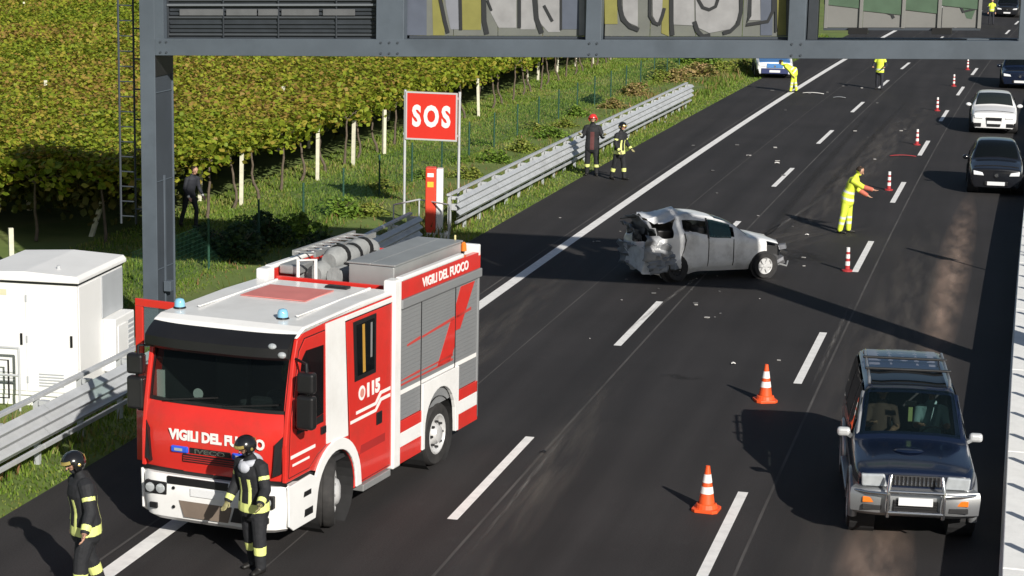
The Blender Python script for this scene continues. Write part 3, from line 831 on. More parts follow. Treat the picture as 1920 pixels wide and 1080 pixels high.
paint(pb[1], m_gw, [(1222, T), (1246, T), (1242, 30), (1232, 44), (1224, 30)])
paint(pb[1], m_gy, [(1246, T), (1256, T), (1254, 68), (1240, 62)])
paint(pb[1], m_gw, [(1262, T), (1300, T), (1302, 48), (1262, 46)])
paint(pb[2], m_gw, [(1302, T), (1384, T), (1386, 30), (1372, 54), (1330, 62), (1305, 50)])
paint(pb[3], m_gw, [(1400, T), (1424, T), (1426, 38), (1402, 38)])
paint(pb[3], m_gb, [(1426, T), (1452, T), (1448, 66), (1426, 66)])
paint(pb[3], m_gy, [(1456, T), (1474, T), (1474, 66), (1458, 66)])
stroke(B_, [(1162, T), (1162, 10), (1168, 36), (1182, 50), (1198, 56)], 8)
stroke(pb[0], [(1220, T), (1219, 30), (1226, 42), (1236, 46)], 6)
stroke(pb[1], [(1236, 46), (1242, 30), (1246, 15)], 6)
stroke(pb[1], [(1259, T), (1259, 40), (1261, 66)], 8)
stroke(pb[2], [(1302, 40), (1308, 58), (1318, 68), (1332, 66)], 8)
stroke(pb[2], [(1310, T), (1310, 0), (1318, 14), (1330, 18), (1342, 12), (1346, 0), (1346, T)], 6)
stroke(pb[2], [(1388, T), (1390, 20), (1384, 45), (1370, 58), (1356, 62)], 7)
stroke(pb[3], [(1408, T), (1406, 30), (1400, 46), (1440, 40), (1450, 20), (1452, T)], 6)
stroke(pb[3], [(1455, T), (1455, 60)], 4)
for pz, a, b in ((pc[0], 1545, 1614), (pc[1], 1618, 1690), (pc[2], 1694, 1762), (pc[3], 1766, 1836)):
    bot = {1545: 8, 1618: 20, 1694: 18, 1766: 10}[a]
    paint(pz, m_gg, [(a, T), (b, T), (b, bot+8), ((a+b)/2, bot+4), (a, bot)])
paint(pc[3], m_gg, [(1800, 0), (1836, 0), (1822, 36), (1812, 34)])
stroke(pc[0], [(1545, 6), (1600, 8), (1614, 10)], 4); stroke(pc[1], [(1618, 10), (1650, 18), (1672, 26), (1676, 34)], 5)
stroke(pc[2], [(1694, 18), (1730, 8), (1760, 6)], 4); stroke(pc[3], [(1768, 6), (1778, 8)], 8); stroke(pc[3], [(1798, 2), (1806, 22), (1830, 16)], 4)
for px in (1546, 1612, 1692, 1760, 1836):
    x = gpt(px, 40).x; cell_box(x-.03, x+.03, CH+.20, TOPZ-.06, GY+.255, GY+.278, 'panel_rib', m_pan2)
for px in (1607, 1765):
    x = gpt(px, 60).x; cell_box(x-.17, x+.17, CH+.10, CH+.21, GY+.20, GY+.42, 'bracket', m_black)
x = gpt(1526, 40).x; cell_box(x-.13, x+.04, CH-.002, TOPZ-.004, GY+.30, GY+.60, 'cable_box', m_vms)
# ladder on the left post
lx0, lx1 = gpt(224, 200, .5).x, gpt(252, 200, .5).x
mb = MB(); mb.tube([(lx0, GY+.5, 2.2), (lx0, GY+.5, 9.2)], .022, 6); mb.tube([(lx1, GY+.5, 2.2), (lx1, GY+.5, 9.2)], .022, 6)
lad = ob('ladder', mb, m_gantry2, gan)
rm = MB(); rm.tube([(lx0, GY+.5, 0), (lx1, GY+.5, 0)], .013, 6); r0 = None
for i in range(24):
    if r0 is None: r0 = o = ob('rung', rm, m_gantry2, lad)
    else: o = r0.copy(); COL.objects.link(o); o.parent = lad
    o.location = (0, 0, 2.35+i*.29)
for i in range(12):
    z = 2.5+i*.58; mb = MB(); mb.bar((lx1, GY+.5, z), (xl0, GY+.5, z), .03, .03); ob('bracket', mb, m_gantry2, gan)

# ------------------------------------------------------------------ SOS sign and call box
pL = gp(757, 404)
YS = pL.y
q0, q1 = onY(751, 170, YS), onY(847, 265, YS)
sos = thing('sos_sign', 'square red SOS sign on two slim metal posts', 'sign', (pL.x, YS, 0))
w_ = q1.x-q0.x
mb = MB(); mb.box(.03, .03+w_, -.03, 0, q1.z, q0.z); ob('sign_panel', mb, M('sign_red', (.66,.035,.022), .4, var=.03), sos, bevel=.03)
bd = MB(); o_ = .05; zt_, zb_ = q0.z, q1.z; xa, xb = .03, .03+w_
for a in ((xa, xb, zt_-.045, zt_), (xa, xb, zb_, zb_+.045), (xa, xa+.045, zb_+.046, zt_-.046), (xb-.045, xb, zb_+.046, zt_-.046)):
    bd.box(a[0], a[1], -.036, -.031, a[2], a[3])
ob('sign_border', bd, M('sign_rim', (.50,.50,.50), .5), sos)
text_mesh('sos_lettering', 'SOS', w_*.74, w_*.42, m_conewht, sos, (.03+w_/2, -.036, (zt_+zb_)/2), (1, 0, 0), (0, 0, 1), bold=.045, spacing=1.3)
for x in (.0, w_+.07):
    mb = MB(); mb.tube([(x, .03, -.2), (x, .03, zt_+.03)], .038, 10); ob('post', mb, m_steel, sos, smooth=60)
for z in (zb_+.15, zt_-.15):
    mb = MB(); mb.box(-.04, w_+.11, .0015, .026, z-.03, z+.03); ob('crossbar', mb, m_steel, sos)
pc_ = gp(819, 442)
cb_ = thing('sos_call_box', 'tall red and white emergency call box at the gap between guardrails', 'call box', (pc_.x, pc_.y, 0), R(12))
htop = onY(815, 313, pc_.y).z
mb = MB(); mb.box(-.30, -.03, -.16, .16, .0, htop); ob('body', mb, M('callbox_red', (.66,.06,.03), .4, var=.06), cb_, bevel=.03)
mb = MB(); mb.box(-.026, .15, -.165, .165, .0, htop-.03); ob('side_panel', mb, m_white, cb_, bevel=.03)
mb = MB(); mb.box(-.25, -.09, -.172, -.162, htop-.50, htop-.36); ob('speaker', mb, M('callbox_yellow', (.75,.5,.05), .4), cb_, bevel=.004)
mb = MB(); mb.box(-.25, -.09, -.172, -.162, htop-.24, htop-.14); ob('notice', mb, m_conewht, cb_, bevel=.004)
mb = MB(); mb.box(-.3, .3, -.25, .25, -.1, .1); ob('plinth', mb, m_conc, cb_, bevel=.01)
a, b = gp(738, 420, .55), gp(850, 425, .55)
hr = thing('handrail', 'thin grey handrail beside the call box below the sign', 'handrail', (0, 0, 0))
a, b, c = gp(738, 384, .9), gp(786, 374, .9), gp(842, 384, .9)
mb = MB(); mb.tube([a, b, c], .022, 8); ob('top_bar', mb, m_steel, hr)
for q_ in (a, b, c):
    mb = MB(); mb.tube([(q_.x, q_.y, -.1), (q_.x, q_.y, .9)], .02, 8); ob('post', mb, m_steel, hr)

# ------------------------------------------------------------------ roadside cabinet
cA, cB, cC = gp(147, 522, 2.2), gp(237, 480, 2.2), gp(90, 467, 2.2)
dv = (cB-cA); depth_c = dv.length; ang = math.atan2(dv.y, dv.x)-PI/2
cabn = thing('roadside_cabinet', 'white metal equipment cabinet with overhanging lid behind the guardrail', 'cabinet', (cA.x, cA.y, 0), ang)
DC = depth_c; WC = 1.95
mb = MB(); mb.box(-WC+.06, -.06, .06, DC-.06, .12, 2.06); ob('body', mb, m_cab, cabn, bevel=.012)
mb = MB(); mb.prism([(-WC, 2.10), (-.0, 2.10), (-.0, 2.16), (-.05, 2.22), (-WC/2, 2.27), (-WC+.05, 2.22), (-WC, 2.16)], (0, DC, 0), (1, 0, 0), (0, 0, 1), DC); ob('lid', mb, m_cab, cabn, bevel=.012)
mb = MB(); mb.box(-WC+.04, -.04, .04, DC-.04, 2.061, 2.098); ob('lid_gap', mb, m_black, cabn)
mb = MB(); mb.box(-WC+.1, -.1, .1, DC-.1, -.1, .118); ob('plinth', mb, m_conc, cabn)
for a, b in ((-WC+.09, -WC/2-.005), (-WC/2+.005, -.09)):
    mb = MB(); mb.box(a, b, .045, .058, .2, 2.0); d = ob('door', mb, m_cab, cabn, bevel=.006)
    mb = MB(); mb.box(b-.09, b-.05, .025, .044, 1.0, 1.2); ob('handle', mb, m_black, d, bevel=.004)
    for z in (.4, 1.1, 1.8):
        mb = MB(); mb.box(a-.004, a+.03, .036, .046, z-.06, z+.06); ob('hinge', mb, m_cabg, d, bevel=.003)
    for k_ in range(5):
        mb = MB(); mb.box(a+.22, b-.22, .036, .0445, .30+k_*.05, .32+k_*.05); ob('louver', mb, m_cabg, d)
mb = MB(); mb.box(-.058, -.045, .12, DC*.48, .2, 2.02); ob('side_door', mb, m_cab, cabn, bevel=.006)
mb = MB(); mb.box(-.058, -.040, DC*.52, DC-.1, 1.28, 2.02); ob('vent_panel', mb, m_cabg, cabn, bevel=.004)
mb = MB(); mb.box(-.058, .16, DC*.55, DC-.08, .32, 1.26); ac = ob('cooling_unit', mb, m_cab, cabn, bevel=.02)
mb = MB(); mb.box(.161, .175, DC*.60, DC*.78, .45, 1.12); ob('unit_door', mb, m_cab, ac, bevel=.005)
for i in range(8):
    mb = MB(); mb.box(.161, .17, DC*.82, DC-.12, .45+i*.09, .50+i*.09); ob('grille_slat', mb, m_cabg, ac)
mb = MB(); mb.box(-1.45, -1.30, .040, .0445, 1.84, 1.94); ob('label_plate', mb, M('faded_yellow', (.62,.60,.42), .6), cabn)
mb = MB(); mb.lathe([(.035, 2.24), (.035, 2.30), (.02, 2.31)], (-.55, .5, 0), n=10); ob('lid_knob', mb, m_steel, cabn)
cr = thing('access_railing', 'grey tubular access railing in front of the white cabinet', 'railing', (cA.x, cA.y, 0), ang)
for a, b, z in ((-1.75, -.95, 1.02), (-1.75, -.95, .55)):
    mb = MB(); mb.tube([(a, -.32, z), (b, -.32, z)], .022, 8); ob('bar', mb, m_steel, cr)
for x in (-1.75, -.95):
    mb = MB(); mb.tube([(x, -.32, -.1), (x, -.32, 1.02)], .022, 8); ob('post', mb, m_steel, cr)
mb = MB(); mb.tube([(-1.55, -.30, .15), (-1.55, -.30, .8), (-1.15, -.30, .8), (-1.15, -.30, .15)], .018, 8, closed=True); ob('gate_frame', mb, m_black, cr)
pr = gp(20, 700)

# ================================================================== FIRE ENGINE
fdv = Vector((-.14635, -.98923, 0)); latv = Vector((.98923, -.14635, 0))
f0_ = Vector((-8.58, 26.03, 0))-latv*1.07
fe = thing('fire_engine', 'red and white fire engine with silver shutters standing on the emergency lane', 'fire engine', f0_, math.atan2(fdv.y, fdv.x))
HW = 1.10      # half width
WF, WR = -.19, -3.70
def arc(cx, cz, r, a0, a1, n=10):
    return [(cx+r*math.cos(R(a0+(a1-a0)*i/n)), cz+r*math.sin(R(a0+(a1-a0)*i/n))) for i in range(n+1)]
XR, ZU = (1, 0, 0), (0, 0, 1)
def yprism(poly, y0, y1, mat, name, parent=fe, bevel=.0, smooth=None):
    """polygon in x,z extruded between y0 and y1"""
    mb = MB(); mb.prism(poly, (0, y0, 0), XR, ZU, -(y1-y0)); return ob(name, mb, mat, parent, bevel=bevel, smooth=smooth)
# chassis, inner dark mass
mb = MB(); mb.box(-5.0, 1.1, -.45, .45, .45, .80); mb.box(-.55, .25, -.95, .95, .42, .6); mb.box(-4.0, -3.4, -.95, .95, .4, .6); mb.box(-2.9, -1.0, -1.0, 1.0, .40, .75)
ob('chassis', mb, m_dark, fe)
# cab: two side walls with arch, rear wall, floor, roof, front
arch = arc(WF, .50, .60, -8, 188, 14)
low = [(1.20, 1.02)] + [(.98, .95), (.75, .72)] 
side_poly = [(-2.0, .42), (-2.0, 2.94), (.74, 2.94), (.93, 2.86), (1.02, 2.62), (1.19, 1.88), (1.25, 1.5), (1.26, 1.0)] + [(.55, 1.0)] + arc(WF, .50, .60, 42, 190, 12) + [(-.86, .42)]
for y0, y1 in ((HW-.07, HW-.01), (-HW+.01, -HW+.07)):
    yprism(side_poly, y0, y1, m_red, 'cab_side', bevel=.012)
mb = MB(); mb.box(-2.0, -1.94, -HW+.071, HW-.071, .8, 2.94); mb.box(-1.93, 1.1, -HW+.071, HW-.071, .90, .96); ob('cab_floor', mb, m_int, fe)
mb = MB(); mb.prism([(-2.02, 2.945), (.74, 2.945), (.95, 2.865), (.90, 2.95), (.74, 3.0), (-1.0, 3.035), (-2.02, 3.02)], (0, HW-.0, 0), XR, ZU, 2*HW-.0)
roof = ob('cab_roof', mb, m_white, fe, bevel=.03, seg=3)
mb = MB(); mb.box(-1.50, -.62, -.62, .40, 3.034, 3.046); ob('roof_marking', mb, M('faded_red', (.62,.20,.18), .5, var=.1), roof)
for y in (-.75, .75):
    mb = MB(); mb.box(-1.95, .3, y-.02, y+.02, 3.022, 3.045); ob('roof_rib', mb, m_white, roof, bevel=.008)
mb = MB(); mb.box(-1.85, -1.70, .15, .5, 3.02, 3.06); ob('roof_vent', mb, m_black, roof, bevel=.01)
for y in (-.98, .60):
    mb = MB(); mb.lathe([(.09, 0), (.09, .03), (.078, .05)], (.42, y, 2.98), n=16); be = ob('beacon', mb, m_black, fe)
    mb = MB(); mb.lathe([(.075, 0), (.072, .06), (.055, .10), (.02, .112)], (.42, y, 3.03), n=16); ob('beacon_dome', mb, m_bluel, be, smooth=60)
# curved front panels: rows of (z, x)
def front_rows(zx, hw=HW-.02, ny=14, bulge=.10, y0=-1, y1=1):
    rows = []
    for z, x in zx:
        rows.append([(x-bulge*abs(t)**3.5, t*hw, z) for t in [y0+(y1-y0)*j/ny for j in range(ny+1)]])
    return rows
def front_panel(name, zx, mat, bulge=.10, y0=-1, y1=1, hw=HW-.02, parent=fe, th=.03, smooth=40):
    mb = MB(); a = front_rows(zx, hw, 16, bulge, y0, y1)
    b = [[(p[0]-th, p[1], p[2]) for p in r] for r in a]
    nr, nc = len(a), len(a[0])
    mb.grid(a); mb.grid([r[::-1] for r in b])
    mb.grid([a[0], b[0]]); mb.grid([b[-1], a[-1]])
    mb.grid([[b[i][0], a[i][0]] for i in range(nr)]); mb.grid([[a[i][-1], b[i][-1]] for i in range(nr)])
    return ob(name, mb, mat, parent, smooth=smooth)
front_panel('front_panel', [(1.0, 1.30), (1.15, 1.325), (1.45, 1.335), (1.70, 1.30), (1.86, 1.25), (1.90, 1.215)], m_red)
front_panel('windscreen', [(1.905, 1.215), (2.2, 1.155), (2.64, 1.045)], m_ws, y0=-.955, y1=.955, th=.012)
front_panel('windscreen_seal', [(1.895, 1.228), (1.94, 1.221)], m_black, y0=-.97, y1=.97)
front_panel('windscreen_seal', [(2.60, 1.066), (2.65, 1.052)], m_black, y0=-.97, y1=.97)
for s_ in (-1, 1):
    front_panel('windscreen_pillar', [(1.90, 1.225), (2.2, 1.165), (2.65, 1.05)], m_red if s_ > 0 else m_black, y0=.925*s_ if s_ > 0 else -1, y1=1 if s_ > 0 else -.925)
front_panel('header', [(2.652, 1.05), (2.80, 1.0), (2.94, .90)], m_black)
vis = front_panel('sun_visor', [(2.62, 1.27), (2.66, 1.31), (2.78, 1.30), (2.86, 1.20), (2.93, 1.06)], m_black, bulge=.13, hw=HW-.03, th=.025)
for y in (.86, 1.0):
    mb = MB(); mb.ball((1.20, y, 2.80 if y < .9 else 2.70), .045, .06, .045); ob('marker_lamp', mb, m_lens, vis)
# wiper arms
for y0, y1 in ((-.75, .05), (.15, .95)):
    mb = MB(); mb.bar((1.238, y0, 1.93), (1.20, y1, 2.03), .02, .02); ob('wiper', mb, m_black, fe)
# front furniture: lettering, grille, lamps
text_mesh('front_lettering', 'VIGILI DEL FUOCO', 1.44, .15, m_conewht, fe, (1.338, .10, 1.505), (0, 1, 0), (0, 0, 1), bold=.05, depth=.006)
mb = MB(); mb.box(1.30, 1.342, -.42, .42, 1.14, 1.25); gr = ob('grille', mb, m_black, fe, bevel=.012)
for z in (1.165, 1.195, 1.225):
    mb = MB(); mb.box(1.342, 1.350, -.40, .40, z-.006, z+.006); ob('slat', mb, m_redin, gr)
mb = MB(); mb.box(1.31, 1.340, -.31, .31, 1.265, 1.345); bdg = ob('badge_plate', mb, m_black, fe, bevel=.01)
text_mesh('badge_lettering', 'IVECO', .46, .062, m_chrome, bdg, (1.341, 0, 1.305), (0, 1, 0), (0, 0, 1), bold=.03, depth=.004)
for y in (-.46, .46):
    mb = MB(); mb.box(1.30, 1.352, y-.13, y+.13, 1.258, 1.348); bl = ob('blue_flasher', mb, m_blue, fe, bevel=.02)
    mb = MB(); mb.box(1.353, 1.357, y-.07, y+.05, 1.285, 1.322); ob('flasher_lens', mb, m_lens, bl)
for s_ in (-1, 1):
    mb = MB(); mb.add([(1.275, s_*(HW-.19), 1.08), (1.24, s_*(HW-.09), 1.12), (1.19, s_*(HW-.08), 1.62), (1.27, s_*(HW-.16), 1.52),
                       (1.20, s_*(HW-.19), 1.08), (1.15, s_*(HW-.09), 1.12), (1.15, s_*(HW-.08), 1.62), (1.2, s_*(HW-.16), 1.52)],
                      [(0,1,2,3), (7,6,5,4), (0,4,5,1), (1,5,6,2), (2,6,7,3), (3,7,4,0)])
    o = ob('air_deflector', mb, m_black, fe); o.location = (.045, s_*.012, 0)
# bumper: wraps round to the wheel arch
def bumper_rows(z, x, inset):
    pts = []
    for t in np.linspace(-1, 1, 21):
        y = t*(HW+.0-inset); pts.append((x-.05*abs(t)**3-.16*max(0, abs(t)-.86)/.14*abs(t), y, z))
    return pts
zx = [(.30, 1.30, .10), (.36, 1.37, .03), (.62, 1.40, 0), (.90, 1.39, 0), (.945, 1.36, .015)]
mb = MB(); mb.grid([bumper_rows(z, x, i) for z, x, i in zx]); mb.grid([bumper_rows(.945, 1.36, .015), bumper_rows(.945, 1.1, .02)]); mb.grid([bumper_rows(.30, 1.1, .1), bumper_rows(.30, 1.30, .10)])
bmp = ob('bumper', mb, m_white, fe, smooth=40)
front_panel('bumper_gap', [(.946, 1.29), (1.01, 1.30)], m_black, bulge=.06)
mb = MB(); mb.box(1.37, 1.405, -.62, .30, .83, .935); ob('upper_intake', mb, m_black, bmp, bevel=.01)
mb = MB(); mb.box(1.39, 1.414, -.26, .26, .70, .81); ob('number_plate', mb, m_plate, bmp, bevel=.004)
mb = MB(); mb.prism([(-.44, .62), (.36, .62), (.30, .40), (-.36, .40)], (1.392, 0, 0), (0, 1, 0), ZU, .012); ob('lower_intake', mb, M('intake_tan', (.18,.14,.11), .7, var=.2), bmp)
mb = MB(); mb.prism([(.40, .62), (.62, .62), (.56, .42), (.34, .42)], (1.392, 0, 0), (0, 1, 0), ZU, .012); ob('tow_recess', mb, m_black, bmp)
for s_ in (-1, 1):
    mb = MB(); mb.box(1.25, 1.400, s_*.80-.17, s_*.80+.17, .66, .84); h = ob('headlight', mb, m_black, bmp, bevel=.02)
    for dy in (-.08, .08):
        mb = MB(); mb.lathe([(.066, 0), (.062, .02), (.03, .028)], (1.398, s_*.80+dy, .75), (1, 0, 0), n=14); ob('lens', mb, m_lens, h, smooth=60)
    mb = MB(); mb.box(1.36, 1.397, s_*.84-.06, s_*.84+.06, .46, .54); ob('fog_light', mb, m_black, bmp, bevel=.01)
    for z in (.52, .78):
        mb = MB(); mb.lathe([(.025, 0), (.02, .01)], (1.40, s_*.52, z), (1, 0, 0), n=8); ob('bolt', mb, m_black, bmp)
# white wheel-arch fender on both sides
outer = arc(WF, .50, .76, 22, 176, 16); inner = arc(WF, .50, .60, 176, -6, 16)
fend = [(1.24, .945), (.60, .965)] + outer[1:] + [(-.965, .42), (-.80, .42)] + inner[:-2] + [(.46, .32), (1.10, .32), (1.22, .40)]
for s_ in (-1, 1):
    yprism(fend, s_*(HW-.012), s_*(HW+.02), m_white, 'fender', bevel=.008)
    y = s_*(HW+.018)
    for (xa, xb, za, zb) in ((.60, .82, .70, .77), (.55, .80, .42, .52)):
        yprism([(xa, za), (xb, za), (xb-.02, zb), (xa, zb)], y, y+s_*.006, m_black, 'fender_slot')
# dark wheel wells
for cx in (WF, WR):
    mb = MB(); mb.lathe([(.05, -HW+.45), (.585, -HW+.45), (.585, -HW+.02)], (cx, 0, .50), (0, 1, 0), n=28, caps=False); mb.lathe([(.05, HW-.45), (.585, HW-.45), (.585, HW-.02)], (cx, 0, .50), (0, 1, 0), n=28, caps=False); ob('wheel_well', mb, m_dark, fe)['kind'] = 'stuff'
def wheel(name, x0_, y0_, side, r=.49, w=.30, parent=fe, dual=False, rr=.29, steer=0):
    x = y = 0
    t = MB(); prof = [(r*.60, -w/2), (r*.93, -w/2), (r, -w/2+.05), (r, -.02), (r-.012, -.015), (r-.012, .015), (r, .02), (r, w/2-.05), (r*.93, w/2), (r*.60, w/2)]
    t.lathe(prof, (x, y, r), (0, 1, 0), n=36, caps=False); o = ob(name, t, m_tyre, parent, smooth=40)
    k = MB(); e = side*w/2
    if dual: p2 = [(rr*1.08, e-.08*side), (rr*1.08, e), (rr*1.0, e+.004*side), (rr*.90, e-.035*side), (rr*.62, e-.055*side), (rr*.5, e-.02*side), (rr*.42, e+.03*side), (rr*.2, e+.045*side)]
    else: p2 = [(rr, e-.06*side), (rr, e), (rr*.93, e+.006*side), (rr*.85, e-.03*side), (rr*.62, e+.02*side), (rr*.55, e+.05*side), (rr*.3, e+.075*side)]
    k.lathe(p2, (x, y, r), (0, 1, 0), n=24); rm_ = ob('rim', k, m_rim, o, smooth=50)
    for i in range(8):
        a = i*PI/4; b = MB(); b.lathe([(.018, 0), (.018, .05*side)], (x+rr*.68*math.cos(a), y+e-.04*side, r+rr*.68*math.sin(a)), (0, 1, 0), n=6); ob('wheel_nut', b, m_dark, rm_)
    o.location = (x0_, y0_, 0); o.rotation_euler = (0, 0, steer)
    return o
for s_ in (-1, 1):
    wheel('wheel', WF, s_*(HW-.20), s_, w=.33, steer=R(24)); wheel('wheel', WR, s_*(HW-.20), s_, w=.36, dual=True)
# left (driver) side: front door, window, white band, crew door
y1 = HW-.01
S1 = 1
def grow(poly, d):
    cx = sum(p[0] for p in poly)/len(poly); cz = sum(p[1] for p in poly)/len(poly)
    return [(p[0]+d*(1 if p[0] > cx else -1), p[1]+d*(1 if p[1] > cz else -1)) for p in poly]
def dec(poly, mat, name, parent=fe, th=.008, off=0.0, side=1, bevel=.0):
    ya = side*(y1+off); yb = side*(y1+off+th)
    return yprism(poly, ya, yb, mat, name, parent, bevel)
for sd in (1, -1):
    dec(grow([(.13, 1.25), (.16, 2.84), (.74, 2.84), (.90, 2.70), (1.13, 1.82), (1.18, 1.06), (.62, 1.06), (.38, 1.18)], .013), m_black, 'door_gap', th=.004, side=sd)
    fd_ = dec([(.13, 1.25), (.16, 2.84), (.74, 2.84), (.90, 2.70), (1.13, 1.82), (1.18, 1.06), (.62, 1.06), (.38, 1.18)], m_red, 'front_door', th=.012, side=sd, bevel=.006)
    dec([(.22, 1.72), (.22, 2.66), (.72, 2.68), (.84, 2.58), (1.03, 1.86), (.98, 1.66)], m_glass, 'door_window', fd_, off=.012, side=sd)
    dec([(.22, 1.60), (.99, 1.60), (.985, 1.652), (.22, 1.712)], m_black, 'window_trim', fd_, off=.012, side=sd)
    dec([(.17, 1.44), (.30, 1.44), (.30, 1.54), (.17, 1.54)], m_black, 'door_handle', fd_, off=.012, th=.03, side=sd, bevel=.006)
    dec([(.45, 1.30), (1.15, 1.30), (1.15, 1.345), (.45, 1.345)], m_conewht, 'stripe', fd_, off=.012, th=.004, side=sd)
    dec([(.62, 1.19), (1.10, 1.19), (1.10, 1.222), (.62, 1.222)], m_conewht, 'stripe', fd_, off=.012, th=.004, side=sd)
    dec([(.10, 1.26), (-.56, 1.22), (-.44, 2.93), (.13, 2.93)], m_white, 'white_band', th=.010, side=sd)
    dec([(-1.98, 2.86), (-.45, 2.86), (-.45, 2.93), (-1.98, 2.93)], m_white, 'gutter', th=.02, side=sd, bevel=.008)
dec(grow([(-.62, 1.10), (-.47, 2.84), (-1.93, 2.84), (-1.93, .46), (-.99, .46), (-.92, .85)], .014), m_black, 'door_gap', th=.004)
cd = dec([(-.62, 1.10), (-.47, 2.84), (-1.93, 2.84), (-1.93, .46), (-.99, .46), (-.92, .85)], m_red, 'crew_door', th=.012, bevel=.006)
dec([(-.74, 1.94), (-.68, 2.80), (-1.42, 2.80), (-1.42, 1.94)], m_black, 'window_frame', cd, off=.012, th=.012, bevel=.01)
dec([(-.82, 2.01), (-.77, 2.74), (-1.35, 2.74), (-1.35, 2.01)], m_glass, 'crew_window', cd, off=.024, th=.004)
dec([(-.98, 2.03), (-.95, 2.72), (-1.02, 2.72), (-1.06, 2.03)], M('orange_strap', (.45,.25,.04), .5), 'inner_rail', cd, off=.028, th=.004)
dec([(-1.22, 2.2), (-1.22, 2.70), (-1.27, 2.70), (-1.27, 2.2)], m_alu, 'inner_bar', cd, off=.028, th=.004)
dec([(-1.45, 1.16), (-1.62, 1.16), (-1.62, 1.34), (-1.45, 1.34)], m_black, 'door_handle', cd, off=.012, th=.02, bevel=.006)
for zc, xs in ((1.46, -.80), (1.36, -.62)):
    dec([(xs, zc), (-1.45, zc), (-1.62, zc+.12), (-1.92, zc+.12), (-1.92, zc+.17), (-1.58, zc+.17), (-1.42, zc+.045), (xs, zc+.045)], m_conewht, 'stripe', cd, off=.012, th=.004)
text_mesh('phone_number', '115', .42, .21, m_conewht, cd, (-1.36, y1+.012, 1.735), (-1, 0, 0), (0, 0, 1), bold=.06, depth=.004)
mb = MB(); mb.lathe([(.105, 0), (.105, .004)], (-.98, y1+.012, 1.735), (0, 1, 0), n=20); lg = ob('emblem', mb, m_conewht, cd)
mb = MB(); mb.lathe([(.065, 0), (.065, .003)], (-.98, y1+.0165, 1.735), (0, 1, 0), n=16); ob('emblem_core', mb, M('emblem_pink', (.62,.25,.2), .5), lg)
dec([(-.92, .86), (-1.75, .86), (-1.75, .98), (-.96, .98)], m_redin, 'step_recess', cd, off=.012, th=.003)
mb = MB(); mb.box(-1.9, -.99, HW-.14, HW+.03, .30, .40); ob('cab_step', mb, m_alu, fe, bevel=.01)
# right side: crew door swung open
od = thing('crew_door', None, None); od.parent = fe; od.location = (-.36, -HW-.01, 0); od.rotation_euler = (0, 0, R(-4))
mb = MB()
for a, b, c, d in ((-1.12, 0, 2.77, 2.88), (-1.12, -.99, .5, 2.769), (-.09, 0, .5, 2.769), (-.989, -.091, .5, 1.93)):
    mb.box(-.05, 0, a, b, c, d)
ob('door_frame', mb, m_red, od, bevel=.01)
mb = MB(); mb.box(-.034, -.028, -.99, -.09, 1.93, 2.77); ob('door_window', mb, glass_mat('clear_glass', (.3,.35,.36), .93), od)
mb = MB(); mb.box(0, .03, -.97, -.85, 1.55, 1.62); ob('door_handle', mb, m_black, od)
# mirrors
for s_ in (-1, 1):
    mr_ = thing('mirror', None, None); mr_.parent = fe; mr_.location = (1.08, s_*(HW+(.06 if s_ > 0 else -.06)), 0)
    mb = MB(); mb.tube([(-.08, s_*-.06, 2.62), (.05, s_*.16, 2.60), (.06, s_*.18, 2.2), (.05, s_*.16, 1.72), (-.08, s_*-.06, 1.70)], .022, 8); ob('arm', mb, m_black, mr_, smooth=60)
    mb = MB(); mb.box(.0, .15, s_*.06, s_*.30, 2.22, 2.50); a_ = ob('housing', mb, m_black, mr_, bevel=.04, seg=3)
    mb = MB(); mb.box(-.004, .0, s_*.08, s_*.28, 2.25, 2.47); ob('mirror_glass', mb, m_chrome, a_)
    mb = MB(); mb.box(.0, .15, s_*.05, s_*.30, 1.74, 2.19); a_ = ob('housing', mb, m_black, mr_, bevel=.04, seg=3)
    mb = MB(); mb.box(-.004, .0, s_*.08, s_*.28, 1.78, 2.15); ob('mirror_glass', mb, m_chrome, a_)
# cab interior
mb = MB(); mb.box(.62, 1.12, -1.08, 1.08, 1.35, 1.80); mb.box(.55, .7, .25, .85, 1.75, 1.95); ob('dashboard', mb, m_int, fe, bevel=.03)
for y in (-.6, .6):
    mb = MB(); mb.box(-.35, .2, y-.26, y+.26, 1.25, 1.45); mb.box(-.45, -.3, y-.26, y+.26, 1.45, 2.2); mb.box(-.43, -.33, y-.14, y+.14, 2.22, 2.42); ob('seat', mb, m_seat, fe, bevel=.04)
mb = MB(); mb.tube([(.50+.06*math.sin(t), .6+.22*math.cos(t), 1.85+.2*math.sin(t)) for t in [i*2*PI/20 for i in range(20)]], .016, 6, closed=True); ob('steering_wheel', mb, m_black, fe)
mb = MB(); mb.box(-1.0, -.9, -1.05, 1.05, .97, 2.6); ob('bulkhead', mb, m_int, fe)
for s_ in (-1, 1):
    yprism([(-1.9, 1.0), (.95, 1.0), (.95, 1.8), (.72, 2.6), (-1.9, 2.6)], s_*(HW-.085), s_*(HW-.073), m_int, 'inner_lining')
mb = MB(); mb.ball((-.62, .30, 2.0), .10, .28, .24); ob('hi_vis_jacket', mb, M('dim_hi_vis', (.30,.36,.05), .8, var=.5, scale=14), fe, smooth=80)
mb = MB(); mb.box(.92, .95, -1.06, -.92, 1.86, 2.25); ob('route_card', mb, m_conewht, fe)
mb = MB(); mb.lathe([(.075, 0), (.075, .01)], (.9, -.42, 1.97), (1, 0, 0), n=16); ob('dash_disc', mb, m_conewht, fe)
